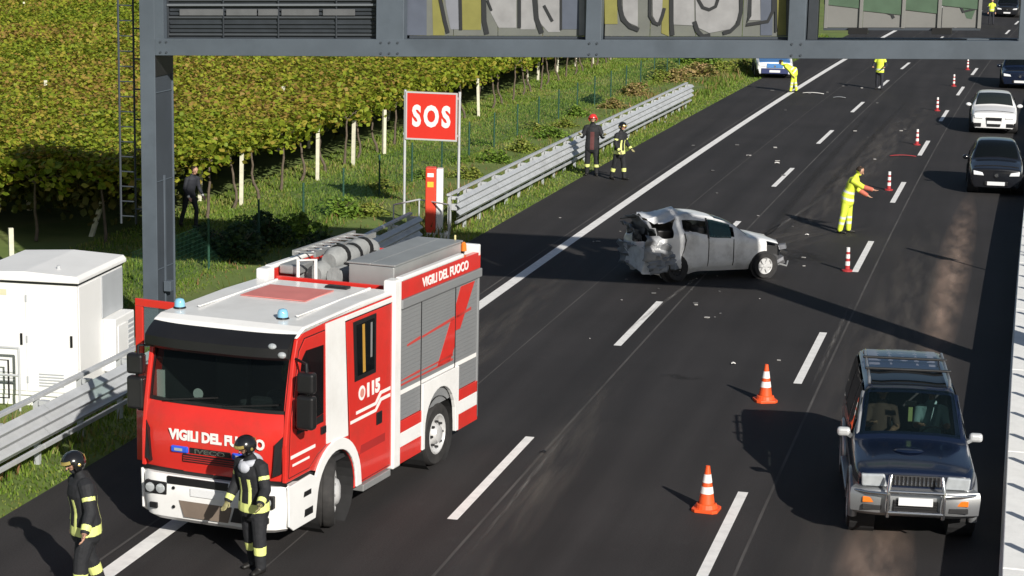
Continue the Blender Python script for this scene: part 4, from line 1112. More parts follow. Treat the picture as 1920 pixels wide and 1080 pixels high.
# ---- superstructure
BX0, BX1 = -5.22, -2.24
mb = MB(); mb.box(BX0+.02, BX1, -HW+.05, HW-.05, .95, 2.78); mb.box(-3.0, BX1, -HW+.05, HW-.05, .36, .95); mb.box(BX0+.02, -4.42, -HW+.05, HW-.05, .42, .95); ob('body_core', mb, m_grey, fe)
for s_ in (-1, 1):
    mb = MB(); mb.prism([(.36, .36), (.36, 3.12)] , (0,0,0), XR, ZU, 1) if 0 else None
    mb = MB(); mb.box(BX1-.0, -1.99, s_*(HW-.16), s_*(HW+.03), .36, 3.16); ob('corner_pillar', mb, m_white, fe, bevel=.03, seg=3)
    o = mb = MB(); mb.box(BX0, BX0+.06, s_*(HW-.10), s_*(HW+.012), .42, 3.10); ob('rear_pillar', mb, m_grey, fe, bevel=.012)
    yprism([(BX0+.0, 2.84), (BX1-.004, 2.84), (BX1-.004, 3.10), (BX0, 3.10)], s_*(HW-.08), s_*(HW+.018), m_red, 'fascia', bevel=.008)
    yprism([(BX0-.02, 2.70), (BX1-.004, 2.70), (BX1-.004, 2.836), (BX0-.02, 2.836)], s_*(HW-.04), s_*(HW+.045), m_grey, 'shutter_rail', bevel=.012)
    mb = MB(); mb.box(-4.55 if s_ > 0 else -4.45, BX1-.01, s_*(HW-.09), s_*(HW+.02), 3.102, 3.17); ob('roof_rail', mb, m_white, fe, bevel=.02)
    # shutters, each with its own slats
    for (xa, xb, zb) in ((-2.99, -2.26, 1.03), (-4.27, -3.015, 1.43), (-5.15, -4.295, 1.03)):
        mb = MB(); n_ = 26
        for i in range(n_):
            z0 = zb+(2.695-zb)*i/n_; z1_ = zb+(2.695-zb)*(i+1)/n_
            ya, yb = s_*(HW-.045), s_*(HW-.002)
            mb.box(xa, xb, ya, yb, z0+.003, z1_)
        sh = ob('shutter', mb, m_grey, fe)
        yo = s_*(HW-.001)
        def sdec(poly, mat, name):
            # clip in x to this shutter
            xs = [p[0] for p in poly]
            return yprism(poly, yo, yo+s_*.004, mat, name, sh)
        sdec([(xa+.01, 1.42 if zb < 1.4 else 1.435), (xb-.01, 1.42 if zb < 1.4 else 1.435), (xb-.01, 1.485), (xa+.01, 1.485)], m_conewht, 'stripe')
        # red diagonal: from (-3.62..-4.12, z 1.56) up to (-4.45..-5.02, z 2.66)
        def dx(z, e): return (-3.60-(z-1.56)*.80) if e == 0 else (-4.10-(z-1.56)*.85)
        pts = []
        for z in (1.56, 1.75, 2.0, 2.2, 2.4, 2.66):
            pts.append((min(max(dx(z, 0), xa), xb), z))
        for z in (2.66, 2.4, 2.2, 2.0, 1.75, 1.56):
            pts.append((min(max(dx(z, 1), xa), xb), z))
        zs_ok = [(p, q) for p, q in zip(pts[:6], pts[::-1][:6]) if p[0]-q[0] > .01]
        if len(zs_ok) > 1 and s_ > 0:
            sdec([p for p, q in zs_ok]+[q for p, q in zs_ok][::-1], m_red, 'red_stripe')
        if s_ > 0:
            lo_, hi_ = max(xa+.02, -4.9), min(xb-.02, -2.5)
            if hi_-lo_ > .1:
                zz = lambda x: 2.10+.05*(-(x)-2.5)
                sdec([(hi_, zz(hi_)), (lo_, zz(lo_)+.0), (lo_, zz(lo_)+.05), (hi_, zz(hi_)+.03)], M('thin_red', (.50,.06,.05), .4), 'thin_stripe')
            l2, h2 = max(xa+.02, -4.2), xb-.02
            if h2-l2 > .1:
                sdec([(h2, 1.55), (l2, 1.55), (l2, 1.585), (h2, 1.575)], MATS['thin_red'], 'thin_stripe')
                sdec([(h2, 1.62), (l2, 1.62), (l2, 1.66), (h2, 1.635)], MATS['thin_red'], 'thin_stripe')
    for x in (-3.002, -4.283):
        mb = MB(); mb.box(x-.010, x+.010, s_*(HW-.03), s_*(HW+.004), 1.0, 2.698); ob('shutter_post', mb, m_black, fe)
    # lower skirts: red / white / red
    for xa, xb in ((-3.02, -2.25), (-5.20, -4.40)):
        for za, zb, mt in ((.845, 1.02, m_red), (.63, .842, m_white), (.38, .627, m_red)):
            yprism([(xa, za), (xb, za), (xb, zb), (xa, zb)], s_*(HW-.05), s_*(HW+.012), mt, 'skirt_panel', bevel=.006)
    # rear arch: white frame
    inn = arc(WR, .50, .58, 0, 180, 14)
    yprism([(-3.03, .40), (-3.03, 1.42), (-4.40, 1.42), (-4.40, .40), (-4.30, .40)] + [(x_, z_+.16) for x_, z_ in inn[::-1]] + [(-3.12, .40)], s_*(HW-.03), s_*(HW+.028), m_white, 'arch_panel', bevel=.006)
# tray on the roof
mb = MB(); mb.box(BX0+.04, BX1-.002, -HW+.10, HW-.10, 2.781, 2.81); ob('roof_tray', mb, m_alu, fe)
mb = MB(); mb.box(BX1-.07, BX1-.01, -HW+.17, HW-.17, 2.82, 3.02); ob('tray_front', mb, m_red, fe, bevel=.008)
mb = MB(); mb.box(BX0, BX0+.05, -HW+.11, HW-.11, 2.45, 3.02); ob('tray_rear', mb, m_red, fe, bevel=.008)
mb = MB(); mb.box(-4.95, -2.46, .16, .90, 2.82, 3.27); lk = ob('roof_locker', mb, m_alu, fe, bevel=.02)
mb = MB(); mb.box(-4.97, -2.44, .53, .92, 3.272, 3.30); ob('locker_lid', mb, m_alu, lk, bevel=.008)
mb = MB(); mb.box(-4.97, -2.44, .14, .526, 3.272, 3.30); ob('locker_lid', mb, m_alu, lk, bevel=.008)
m_tarp = M('grey_tarp', (.27, .28, .28), .85, var=.2, scale=5, bump=.8, bscale=9)
for i, (xa, xb, y, z, r) in enumerate(((-4.3, -2.65, -.18, 3.0, .17), (-4.4, -2.6, -.46, 3.0, .17), (-4.2, -2.8, -.30, 3.22, .16), (-4.7, -2.7, -.72, 2.97, .14))):
    mb = MB(); pts = [(xa+(xb-xa)*t, y+.03*math.sin(t*9+i), z+.025*math.sin(t*13+i*2)) for t in [k_/10 for k_ in range(11)]]
    mb.tube(pts, [r*.8]+[r*(1+.10*math.sin(k_*2.3+i)) for k_ in range(9)]+[r*.8], 14); h = ob('hose_bundle', mb, m_tarp, fe, smooth=70)
    for t in (.25, .55, .82):
        c = pts[int(t*10)]; mb = MB(); mb.lathe([(r*1.13, -.03), (r*1.13, .03)], c, (1, 0, 0), n=16); ob('strap', mb, m_black, h)
mb = MB(); mb.tube([(-2.36, -.62, 2.8), (-2.36, -.62, 3.26), (-2.42, -.36, 3.28), (-2.42, -.36, 2.8)], .03, 8); ob('grab_rail', mb, m_white, fe)
mb = MB(); mb.box(-2.95, -2.45, -.98, -.66, 3.02, 3.16); ob('tool_box', mb, m_alu, fe, bevel=.02)
ld = thing('roof_ladder', None, None); ld.parent = fe
for y in (-.98, -.62):
    mb = MB(); mb.box(-5.0, -2.9, y-.02, y+.02, 3.22, 3.30); ob('ladder_rail', mb, m_alu, ld)
for i in range(8):
    mb = MB(); mb.tube([(-4.9+i*.27, -.96, 3.26), (-4.9+i*.27, -.64, 3.26)], .015, 6); ob('rung', mb, m_alu, ld)
mb = MB(); mb.box(BX0+.0, BX0+.10, HW-.24, HW+.02, 3.03, 3.22); ob('rear_lamp_box', mb, m_white, fe, bevel=.02)
mb = MB(); mb.lathe([(.05, 0), (.045, .10), (.02, .14)], (BX0+.18, HW-.2, 3.12), n=12); ob('amber_beacon', mb, m_orange, fe)
mb = MB(); mb.tube([(BX0+.2, HW-.34, 3.0), (BX0+.2, HW-.34, 3.36)], .016, 6); ob('antenna', mb, M('pale_yellow', (.7,.6,.3), .5), fe)
text_mesh('side_lettering', 'VIGILI DEL FUOCO', 1.75, .15, m_conewht, fe, (-3.85, HW+.018, 2.97), (-1, 0, 0), (0, 0, 1), bold=.035, depth=.004)
text_mesh('side_lettering', 'VIGILI DEL FUOCO', 1.75, .15, m_conewht, fe, (-3.85, -HW-.018, 2.97), (1, 0, 0), (0, 0, 1), bold=.035, depth=.004)
mb = MB(); mb.box(BX0-.05, BX0+.0, -HW+.02, HW-.02, .45, .62); ob('rear_bumper', mb, m_black, fe, bevel=.01)

# ================================================================== CARS
def crom(P, t):
    """Catmull-Rom through the rows of P at float index t"""
    n = len(P); i = int(min(max(math.floor(t), 0), n-2)); u = t-i
    p0, p1, p2, p3 = P[max(i-1, 0)], P[i], P[i+1], P[min(i+2, n-1)]
    c = .42
    m1, m2 = (p2-p0)*c, (p3-p1)*c
    return p1*(2*u**3-3*u*u+1)+m1*(u**3-2*u*u+u)+p2*(-2*u**3+3*u*u)+m2*(u**3-u*u)
class Shell:
    """car skin: stations along x (front first), half sections from sill to roof centre"""
    def __init__(s, st, deform=None):
        full = []
        for x, sec in st:
            pts = [(x+(q[2] if len(q) > 2 else 0), q[0], q[1]) for q in sec]
            full.append(pts+[(a, -b, c) for a, b, c in pts[-2::-1]])
        s.G = np.array(full, float); s.nu, s.nv = s.G.shape[:2]; s.deform = deform
    def at(s, u, v):
        row = crom(s.G, u)
        p = crom(row, v)
        if s.deform: p = np.array(s.deform(*p))
        return p
    def nrm(s, u, v):
        e = .03
        du = s.at(min(u+e, s.nu-1), v)-s.at(max(u-e, 0), v); dv = s.at(u, min(v+e, s.nv-1))-s.at(u, max(v-e, 0))
        n = np.cross(dv, du); l = np.linalg.norm(n); return n/l if l > 1e-9 else np.array([0, 0, 1.])
    def body(s, name, mats, parent, su=4, sv=3, holes=(), matf=None):
        us = [i/su for i in range((s.nu-1)*su+1)]; vs = [j/sv for j in range((s.nv-1)*sv+1)]
        mb = MB(); nv = len(vs)
        V = [s.at(u, v) for u in us for v in vs]; fs = []; ms = []
        for i in range(len(us)-1):
            for j in range(nv-1):
                uc, vc = (us[i]+us[i+1])/2, (vs[j]+vs[j+1])/2
                if any(a < uc < b and (c < vc < d) for a, b, c, d in holes): continue
                fs.append((i*nv+j, i*nv+j+1, (i+1)*nv+j+1, (i+1)*nv+j)); ms.append(matf(uc, vc) if matf else 0)
        mb.v = [tuple(v) for v in V]; mb.f = fs; mb.m = ms
        mb.f.append(tuple(range(nv))[::-1]); mb.m.append(0)
        mb.f.append(tuple((len(us)-1)*nv+j for j in range(nv))); mb.m.append(0)
        return ob(name, mb, mats, parent, smooth=38)
    def patch(s, name, u0, u1, v0, v1, mat, parent, off=.006, nu=6, nv=6, th=.02, taper=(0, 0)):
        A = []; B = []
        for i in range(nu+1):
            ra = []; rb = []; t = i/nu
            for j in range(nv+1):
                w = j/nv
                uu = u0+(u1-u0)*t
                a_, b_ = v0+taper[0]*t, v1-taper[1]*t
                vv = a_+(b_-a_)*w
                p, n = s.at(uu, vv), s.nrm(uu, vv)
                ra.append(p+n*off); rb.append(p+n*(off-th))
            A.append(ra); B.append(rb)
        mb = MB(); mb.grid(A); mb.grid([r[::-1] for r in B])
        mb.grid([B[0], A[0]]); mb.grid([A[-1], B[-1]])
        mb.grid([[r[0] for r in A], [r[0] for r in B]]); mb.grid([[r[-1] for r in B], [r[-1] for r in A]])
        return ob(name, mb, mat, parent, smooth=50)
def car_wheel(parent, x, y, side, r=.31, w=.20, spokes=5, rimmat=None, zr=0, lift=0.0, tilt=0.0):
    t = MB(); t.lathe([(r*.64, -w/2), (r*.93, -w/2), (r, -w/2+.03), (r, w/2-.03), (r*.93, w/2), (r*.64, w/2)], (0, 0, 0), (0, 1, 0), n=28, caps=False)
    o = ob('wheel', t, m_tyre, parent, smooth=40); o.location = (x, y, r+lift); o.rotation_euler = (tilt, 0, zr)
    k = MB(); e = side*w/2
    k.lathe([(r*.66, e-.06*side), (r*.66, e), (r*.58, e-.015*side), (r*.56, e-.05*side)], n=24, axis=(0, 1, 0))
    k.lathe([(r*.16, e-.03*side), (r*.15, e-.005*side), (r*.06, e)], n=12, axis=(0, 1, 0))
    for i in range(spokes):
        a = i*2*PI/spokes
        k.obox((r*.36*math.cos(a), e-.022*side, r*.36*math.sin(a)), (r*.24*math.cos(a), 0, r*.24*math.sin(a)), (0, .012, 0), (-.035*math.sin(a)*r/.31, 0, .035*math.cos(a)*r/.31))
    ob('rim', k, rimmat or m_rim, o, smooth=40)
    d = MB(); d.lathe([(r*.60, e-.075*side), (r*.60, e-.07*side)], n=20, axis=(0, 1, 0)); ob('brake_disc', d, m_dark, o)
    return o
def hatch_sections(W_=.85, H=1.46, L=3.95, fo=.75, hood=.98, wb=2.46, belt=.98, van=False, rear_h=None):
    """stations for a small hatchback; x=0 at the front wheel hub, nose at +fo"""
    h = W_; k = H/1.46
    rl = h*.70
    zr = H
    def low(s_, xo=0): return [(h*.80*s_, .22), (h*.97*s_, .38), (h*1.0*s_, .62)]
    st = []
    st.append((fo-.02, [(h*.74, .24), (h*.80, .36), (h*.83, .52), (h*.81, .66), (h*.74, .715), (h*.38, .74, .03), (0, .75, .05)]))
    st.append((fo-.06, [(h*.80, .22), (h*.90, .36), (h*.92, .54), (h*.90, .71), (h*.80, .775), (h*.40, .80, .04), (0, .81, .06)]))
    st.append((fo-.28, [(h*.78, .21), (h*.93, .38), (h*.965, .60), (h*.93, .76), (h*.80, .83), (h*.4, .86), (0, .87)]))
    st.append((0, [(h*.82, .20), (h*.98, .40), (h, .64), (h*.96, .84), (h*.82, .91), (h*.42, .945), (0, .955)]))
    xc = -.36
    st.append((xc, [(h*.82, .20), (h*.98, .40), (h, .66), (h*.965, .90), (h*.85, .97), (h*.45, 1.01), (0, 1.03)]))
    st.append((xc-.40, [(h*.82, .20), (h*.98, .40), (h, .67), (h*.965, .93), (h*.78, 1.24*k), (h*.45, 1.30*k), (0, 1.32*k)]))
    st.append((xc-.86, [(h*.82, .20), (h*.98, .40), (h, .68), (h*.965, .95), (h*.71, zr-.07), (h*.45, zr-.015), (0, zr)]))
    st.append((xc-1.6, [(h*.82, .20), (h*.98, .40), (h, .69), (h*.965, .97), (h*.70, zr-.06), (h*.45, zr+.0), (0, zr+.015)]))
    xr_ = fo-L
    st.append((xr_+.62, [(h*.82, .21), (h*.98, .42), (h, .70), (h*.96, 1.0), (h*.69, zr-.10), (h*.45, zr-.035), (0, zr-.02)]))
    st.append((xr_+.22, [(h*.80, .24), (h*.96, .44), (h*.97, .72), (h*.92, 1.0), (h*.70, 1.24*k), (h*.45, 1.28*k), (0, 1.29*k)]))
    st.append((xr_+.04, [(h*.74, .28), (h*.88, .46), (h*.90, .72), (h*.86, .92), (h*.72, .97), (h*.4, .99), (0, 1.0)]))
    st.append((xr_, [(h*.70, .32), (h*.80, .46), (h*.82, .70), (h*.78, .84), (h*.66, .88), (h*.3, .89), (0, .90)]))
    return st
def car(name, label, cat, loc, head, paint_mat, dims, wb=2.46, r=.31, lights=True, grille='wide', plate=True, mirrormat=None, group=None):
    t = thing(name, label, cat, loc, head, group)
    st = hatch_sections(**dims); sh = Shell(st); n = sh.nv-1; W_ = dims.get('W_', .85); fo = dims.get('fo', .75)
    sh.body('body', [paint_mat], t)
    wsp = sh.patch('windscreen', 4.12, 5.92, 4.15, n-4.15, m_glass, t, nu=8, nv=10)
    for sg in (0, 1):
        def vv(a, b): return (a, b) if sg == 0 else (n-b, n-a)
        for a, b in ((5.15, 6.62), (6.70, 7.85)):
            v0, v1 = vv(3.12, 3.90); sh.patch('side_window', a, b, v0, v1, m_glass, t)
        v0, v1 = vv(3.15, 3.85); sh.patch('quarter_window', 7.93, 8.35, v0, v1, m_glass, t)
        v0, v1 = vv(1.05, 1.35); sh.patch('sill_trim', 3.6, 8.2, v0, v1, m_black, t, off=.008)
        if lights:
            mb = MB(); e_ = 1 if sg == 0 else -1; mb.prism([(e_*W_*.46, .585), (e_*W_*.84, .60), (e_*W_*.86, .735), (e_*W_*.52, .685)], (fo-.06, 0, 0), (0, 1, 0), ZU, .072); ob('headlight', mb, M('bright_lens', (.74,.76,.78), .15), t, bevel=.02)
            v0, v1 = vv(.6, 1.5); sh.patch('fog_light', .45, 1.2, v0, v1, m_black, t, off=.008)
        for u in (5.08, 6.66, 7.9):
            v0, v1 = vv(.5, 3.05); sh.patch('door_seam', u-.012, u+.012, v0, v1, m_black, t, off=.002, nu=1)
        s_ = 1 if sg == 0 else -1
        mb = MB(); mb.ball((-.62, s_*(W_+.10), .98), .09, .11, .075); ob('mirror', mb, mirrormat or paint_mat, t, smooth=60)
        for x in (0, -wb):
            mb = MB(); mb.lathe([(r*.5, s_*W_*.6), (r+.05, s_*W_*.6), (r+.05, s_*(W_+.004)), (r*.62, s_*(W_+.003)), (r*.5, s_*W_*.6)], (x, 0, r), (0, 1, 0), n=28, caps=False); ob('wheel_arch', mb, m_dark, t)
            car_wheel(t, x, s_*(W_-.062), s_, r, rimmat=m_alu)
    sh.patch('rear_window', 8.7, 9.6, 4.3, n-4.3, m_glass, t)
    sh.patch('bonnet_seam', 1.92, 1.96, 3.9, n-3.9, m_black, t, off=.002, nu=1, nv=12)
    # nose furniture on the front face
    xf = fo+.012
    if grille == 'big':
        mb = MB(); mb.prism([(-.30, .64), (.30, .64), (.24, .30), (-.24, .30)], (xf-.02, 0, 0), (0, 1, 0), ZU, .03); g_ = ob('grille', mb, m_black, t, bevel=.01)
        for s_ in (-1, 1):
            mb = MB(); mb.box(xf-.06, xf+.0, s_*.60-.13, s_*.60+.13, .28, .42); ob('air_intake', mb, m_black, t, bevel=.01)
    else:
        mb = MB(); mb.box(xf-.03, xf+.008, -.34, .34, .30, .42); g_ = ob('grille', mb, m_black, t, bevel=.01)
        mb = MB(); mb.lathe([(.06, 0), (.05, .012)], (xf+.0, 0, .60), (1, 0, 0), n=14); ob('badge', mb, m_chrome, t)
    if plate:
        zc = .46 if grille == 'big' else .36
        mb = MB(); mb.box(xf+.012, xf+.022, -.26, .26, zc-.055, zc+.055); ob('number_plate', mb, m_plate, t)
    mb = MB(); mb.box(fo-.30-dims.get('L', 3.95)*.82, fo-.3, -W_*.75, W_*.75, .16, .30); ob('underbody', mb, m_dark, t)
    return t
def facing(p, q):   # heading from p to q
    return math.atan2(q.y-p.y, q.x-p.x)
HEAD = -PI/2
# black hatchback queueing in the left lane
a, b = gp(1822, 362), gp(1905, 368)
car('black_hatchback', 'small black hatchback queueing behind the dark off-roader with silver badge', 'car', (( a.x+b.x)/2+.02, (a.y+b.y)/2+.55, 0), HEAD+.03, m_carblack, dict(W_=.80, H=1.46, L=3.5, fo=.70), wb=2.34, r=.29, mirrormat=m_carblack)
a, b = gp(1822, 248), gp(1903, 254)
car('white_hatchback', 'clean white hatchback with big dark grille queueing behind the black hatchback', 'car', ((a.x+b.x)/2-.02, (a.y+b.y)/2+.6, 0), HEAD+.02, m_carwhite, dict(W_=.87, H=1.42, L=4.2, fo=.82), wb=2.6, r=.32, grille='big')
a = gp(1905, 168)
car('dark_car', 'dark blue car partly behind the gantry beam, fourth in the queue', 'car', (a.x+.15, a.y+1.0, 0), HEAD, m_navy, dict(W_=.90, H=1.60, L=4.3, fo=.82), wb=2.6, r=.33)
a = gp(1888, 33)
car('dark_car', 'farthest dark car seen through the open end of the gantry', 'car', (a.x, a.y+1.0, 0), HEAD-.03, m_carblack, dict(W_=.88, H=1.55, L=4.3, fo=.82), wb=2.6, r=.33)
# police car on the shoulder
a, b = gp(1418, 144), gp(1512, 141)
m_polblue = M('police_blue', (.08, .22, .50), .25, coat=.6)
pol = car('police_car', 'white and pale blue police car parked on the shoulder beyond the guardrail', 'police car', ((a.x+b.x)/2-.30, (a.y+b.y)/2-.9, 0), HEAD+.16, m_carwhite, dict(W_=.92, H=1.47, L=4.5, fo=.85), wb=2.65, r=.33)
stp = Shell(hatch_sections(W_=.92, H=1.47, L=4.5, fo=.85))
stp.patch('blue_bonnet', .9, 3.95, 4.0, stp.nv-1-4.0, m_polblue, pol, off=.005, nu=10)
mb = MB(); mb.box(.80, .868, -.40, .40, .52, .74); ob('blue_nose', mb, m_polblue, pol, bevel=.02)
mb = MB(); mb.box(.80, .872, -.66, .66, .24, .50); ob('dark_bumper', mb, M('police_navy', (.03, .04, .12), .4), pol, bevel=.02)
mb = MB(); mb.box(-1.75, -1.45, -.62, .62, 1.47, 1.60); lb = ob('light_bar', mb, m_blue, pol, bevel=.03)

# ------------------------------------------------------------------ dark blue off-roader
a, b = gp(1592, 998), gp(1812, 1010)
cxy = (a+b)/2; dvec = b-a; hd = math.atan2(dvec.y, dvec.x)-PI/2
suv = thing('off_roader', 'dark blue and silver off-roader with chrome bull bar nearest in the queue', 'off-roader', (cxy.x, cxy.y+.32, 0), hd)
h = .82
st = [
 (.70, [(.60,.52),(.64,.66),(.66,.80),(.64,.93),(.56,.965),(.3,.975),(0,.98)]),
 (.66, [(.66,.48),(.73,.64),(.76,.80),(.74,.95),(.64,1.0),(.35,1.015),(0,1.02)]),
 (.40, [(.70,.44),(.80,.62),(.83,.84),(.80,1.0),(.68,1.045),(.36,1.07),(0,1.075)]),
 (-.1, [(.72,.42),(.82,.62),(.845,.86),(.81,1.04),(.69,1.085),(.36,1.12),(0,1.125)]),
 (-.62,[(.72,.42),(.82,.62),(.845,.88),(.815,1.08),(.735,1.13),(.38,1.165),(0,1.17)]),
 (-.90,[(.72,.42),(.82,.62),(.845,.88),(.815,1.09),(.69,1.42),(.38,1.47),(0,1.48)]),
 (-1.22,[(.72,.42),(.82,.62),(.845,.88),(.815,1.09),(.64,1.68),(.40,1.735),(0,1.75)]),
 (-2.2,[(.72,.42),(.82,.62),(.845,.88),(.815,1.10),(.635,1.72),(.40,1.775),(0,1.79)]),
 (-2.9,[(.72,.42),(.82,.62),(.845,.88),(.815,1.10),(.635,1.75),(.40,1.82),(0,1.835)]),
 (-3.5,[(.72,.44),(.82,.64),(.84,.88),(.81,1.10),(.635,1.74),(.40,1.80),(0,1.815)]),
 (-3.62,[(.70,.48),(.80,.66),(.82,.88),(.79,1.08),(.62,1.66),(.38,1.72),(0,1.73)]),
 (-3.66,[(.68,.52),(.76,.66),(.78,.86),(.75,1.06),(.58,1.6),(.3,1.66),(0,1.67)])]
sv = Shell(st); n = sv.nv-1
sv.body('body', [m_navy, m_silver], suv, holes=[(4.2, 5.85, 4.2, n-4.2), (4.9, 8.8, 3.16, 3.88), (4.9, 8.8, n-3.88, n-3.16)], matf=lambda u, v: 1 if (v < 2.0 or v > n-2.0) else 0)
m_wsclear = glass_mat('clear_windscreen', (.006, .010, .012), .68)
sv.patch('windscreen', 4.12, 5.93, 4.12, n-4.12, m_wsclear, suv, off=.002, nu=8, nv=10, th=.008)
for sg in (0, 1):
    def vv(a, b): return (a, b) if sg == 0 else (n-b, n-a)
    s_ = 1 if sg == 0 else -1
    for a, b in ((4.95, 6.45), (6.55, 7.6), (7.7, 8.8)):
        v0, v1 = vv(3.12, 3.92); sv.patch('side_window', a, b, v0, v1, m_glass, suv, off=.002)
    for u in (6.5, 7.65):
        v0, v1 = vv(3.0, 4.0); sv.patch('window_pillar', u-.05, u+.05, v0, v1, m_navy, suv, off=.006, nu=2)
    v0, v1 = vv(3.3, 4.4)
    mb = MB(); mb.prism([(.38, .80), (.72, .80), (.735, .965), (.42, .975)] if s_ > 0 else [(-.38, .80), (-.72, .80), (-.735, .965), (-.42, .975)], (.63, 0, 0), (0, 1, 0), ZU, .11); ob('headlight', mb, m_lens, suv, bevel=.02)
    for x in (0, -2.72):
        fl = MB(); pts = [(x+.44*math.cos(t), s_*(.815), .38+.44*math.sin(t)) for t in [R(-12+204*i/16) for i in range(17)]]
        fl.tube(pts, .065, 8); ob('wheel_flare', fl, m_silver, suv, smooth=60)
        mb = MB(); mb.lathe([(.2, s_*.5), (.43, s_*.5), (.43, s_*.842), (.26, s_*.841), (.2, s_*.5)], (x, 0, .38), (0, 1, 0), n=24, caps=False); ob('wheel_arch', mb, m_dark, suv)
        car_wheel(suv, x, s_*.75, s_, r=.37, w=.25, spokes=6)
    mb = MB(); mb.box(-2.2, -.5, s_*.80-.09, s_*.80+.09, .36, .42); ob('side_step', mb, m_silver, suv, bevel=.015)
    mb = MB(); mb.box(-.83, -.72, s_*.93-.095, s_*.93+.095, 1.10, 1.23); mm = ob('mirror', mb, M('bright_silver', (.62,.63,.64), .3, .4), suv, bevel=.045, seg=3)
    mb = MB(); mb.bar((-.75, s_*.80, 1.10), (-.77, s_*.86, 1.13), .07, .05); ob('arm', mb, m_silver, mm)
    rr = MB(); rr.tube([(-1.30, s_*.575, 1.76), (-1.38, s_*.575, 1.84), (-2.9, s_*.575, 1.90), (-3.0, s_*.575, 1.84)], .022, 8); ob('roof_rail', rr, m_silver, suv)
    ap = MB(); ap.tube([(-.70, s_*.735, 1.15), (-.92, s_*.70, 1.42), (-1.2, s_*.66, 1.66)], .03, 6); ob('windscreen_pillar', ap, m_silver if s_ < 0 else m_navy, suv)
for x in (-1.75, -2.45):
    mb = MB(); mb.box(x-.035, x+.035, -.62, .62, 1.872+(-x-1.6)*.02, 1.905+(-x-1.6)*.02); ob('roof_bar', mb, m_black, suv, bevel=.01)
sv.patch('roof_panel', 7.35, 8.95, 4.1, n-4.1, M('hazy_roof', (.15, .165, .21), .35, coat=.5), suv, off=.02, nu=5, nv=8)
sv.patch('sunroof', 6.15, 7.0, 4.5, n-4.5, m_glass, suv, off=.006)
mb = MB(); mb.ball((-.05, -.06, 1.125), .16, .22, .035, 14, 6); ob('bonnet_scoop', mb, m_navy, suv, smooth=70)
# grille with slats
mb = MB(); mb.box(.66, .715, -.36, .36, .82, .965); gl = ob('grille', mb, m_black, suv, bevel=.01)
for i in range(13):
    y = -.33+i*.055; mb = MB(); mb.box(.716, .728, y-.011, y+.011, .83, .955); ob('grille_bar', mb, m_chrome, gl)
# bumper
rows = []
for z, x, w in ((.40, .74, .80), (.46, .83, .86), (.70, .86, .875), (.775, .82, .86), (.79, .70, .80)):
    rows.append([(x-.22*max(0, abs(t)-.62)**1.3/.38**.3, t*w, z) for t in np.linspace(-1, 1, 17)])
mb = MB(); mb.grid(rows); bp_ = ob('bumper', mb, m_silver, suv, smooth=40)
mb = MB(); mb.box(.78, .868, -.30, .30, .50, .66); ob('lower_grille', mb, m_black, bp_, bevel=.01)
for i in range(4):
    mb = MB(); mb.box(.869, .874, -.29, .29, .515+i*.038, .525+i*.038); ob('slat', mb, m_int, bp_)
mb = MB(); mb.box(.90, .912, -.23, .23, .60, .71); ob('number_plate', mb, m_plate, bp_)
for s_ in (-1, 1):
    mb = MB(); mb.box(.70, .845, s_*.58-.13, s_*.58+.13, .60, .68); o = ob('indicator', mb, m_orange, bp_, bevel=.01)
    mb = MB(); mb.box(.72, .850, s_*.58-.13, s_*.58+.13, .50, .57); ob('fog_light', mb, m_dark, bp_, bevel=.01)
bb = MB()
for s_ in (-1, 1):
    bb = MB(); bb.tube([(.90, s_*.37, .43), (.95, s_*.37, .60), (.95, s_*.37, .82), (.86, s_*.34, 1.0)], .028, 8); ob('bull_bar_upright', bb, m_chrome, suv, smooth=60)
    bb = MB(); bb.tube([(.95, s_*.37, .76), (.90, s_*.62, .76), (.74, s_*.82, .74)], .024, 8); ob('bull_bar_wing', bb, m_chrome, suv, smooth=60)
for z, x in ((.50, .93), (.80, .955)):
    bb = MB(); bb.tube([(x, -.37, z), (x+.005, 0, z), (x, .37, z)], .026, 8); ob('bull_bar_rail', bb, m_chrome, suv, smooth=60)
# interior
mb = MB(); mb.box(-3.4, -.70, -.78, .78, .46, .60); mb.box(-1.0, -.66, -.76, .76, .85, 1.10); ob('dashboard', mb, m_int, suv, bevel=.02)
for y in (-.36, .36):
    mb = MB(); mb.box(-1.85, -1.35, y-.25, y+.25, .6, .80); mb.box(-1.95, -1.78, y-.25, y+.25, .80, 1.36); mb.box(-1.93, -1.82, y-.13, y+.13, 1.38, 1.56); ob('seat', mb, m_seat, suv, bevel=.04)
mb = MB(); mb.box(-2.9, -2.75, -.7, .7, .7, 1.35); ob('rear_seat', mb, m_seat, suv, bevel=.05)
mb = MB(); mb.tube([(-1.12+.05*math.sin(t), .36+.18*math.cos(t), 1.06+.16*math.sin(t)) for t in [i*2*PI/18 for i in range(18)]], .014, 6, closed=True); ob('steering_wheel', mb, m_black, suv)
mb = MB(); mb.box(-1.12, -1.10, -.06, .10, 1.50, 1.58); ir = ob('inner_mirror', mb, m_black, suv, bevel=.006)
mb = MB(); mb.box(-1.09, -1.085, -.01, .05, 1.28, 1.49); ob('hanging_tag', mb, M('tag_green', (.55,.62,.25), .6), ir)

# ------------------------------------------------------------------ crashed hatchback
pr_, pf_ = gp(1262, 528), gp(1430, 521)
hv = (pf_-pr_); hdw = math.atan2(hv.y, hv.x); wbw = hv.length
lat_ = Vector((-math.sin(hdw), math.cos(hdw), 0))
org = pf_+lat_*.80
wr = thing('wrecked_car', 'crumpled white hatchback wreck standing across the lanes, tail crushed and nose torn off', 'wrecked car', org, hdw)
stw = hatch_sections(W_=.84, H=1.45, L=wbw+.66+.62, fo=.62)
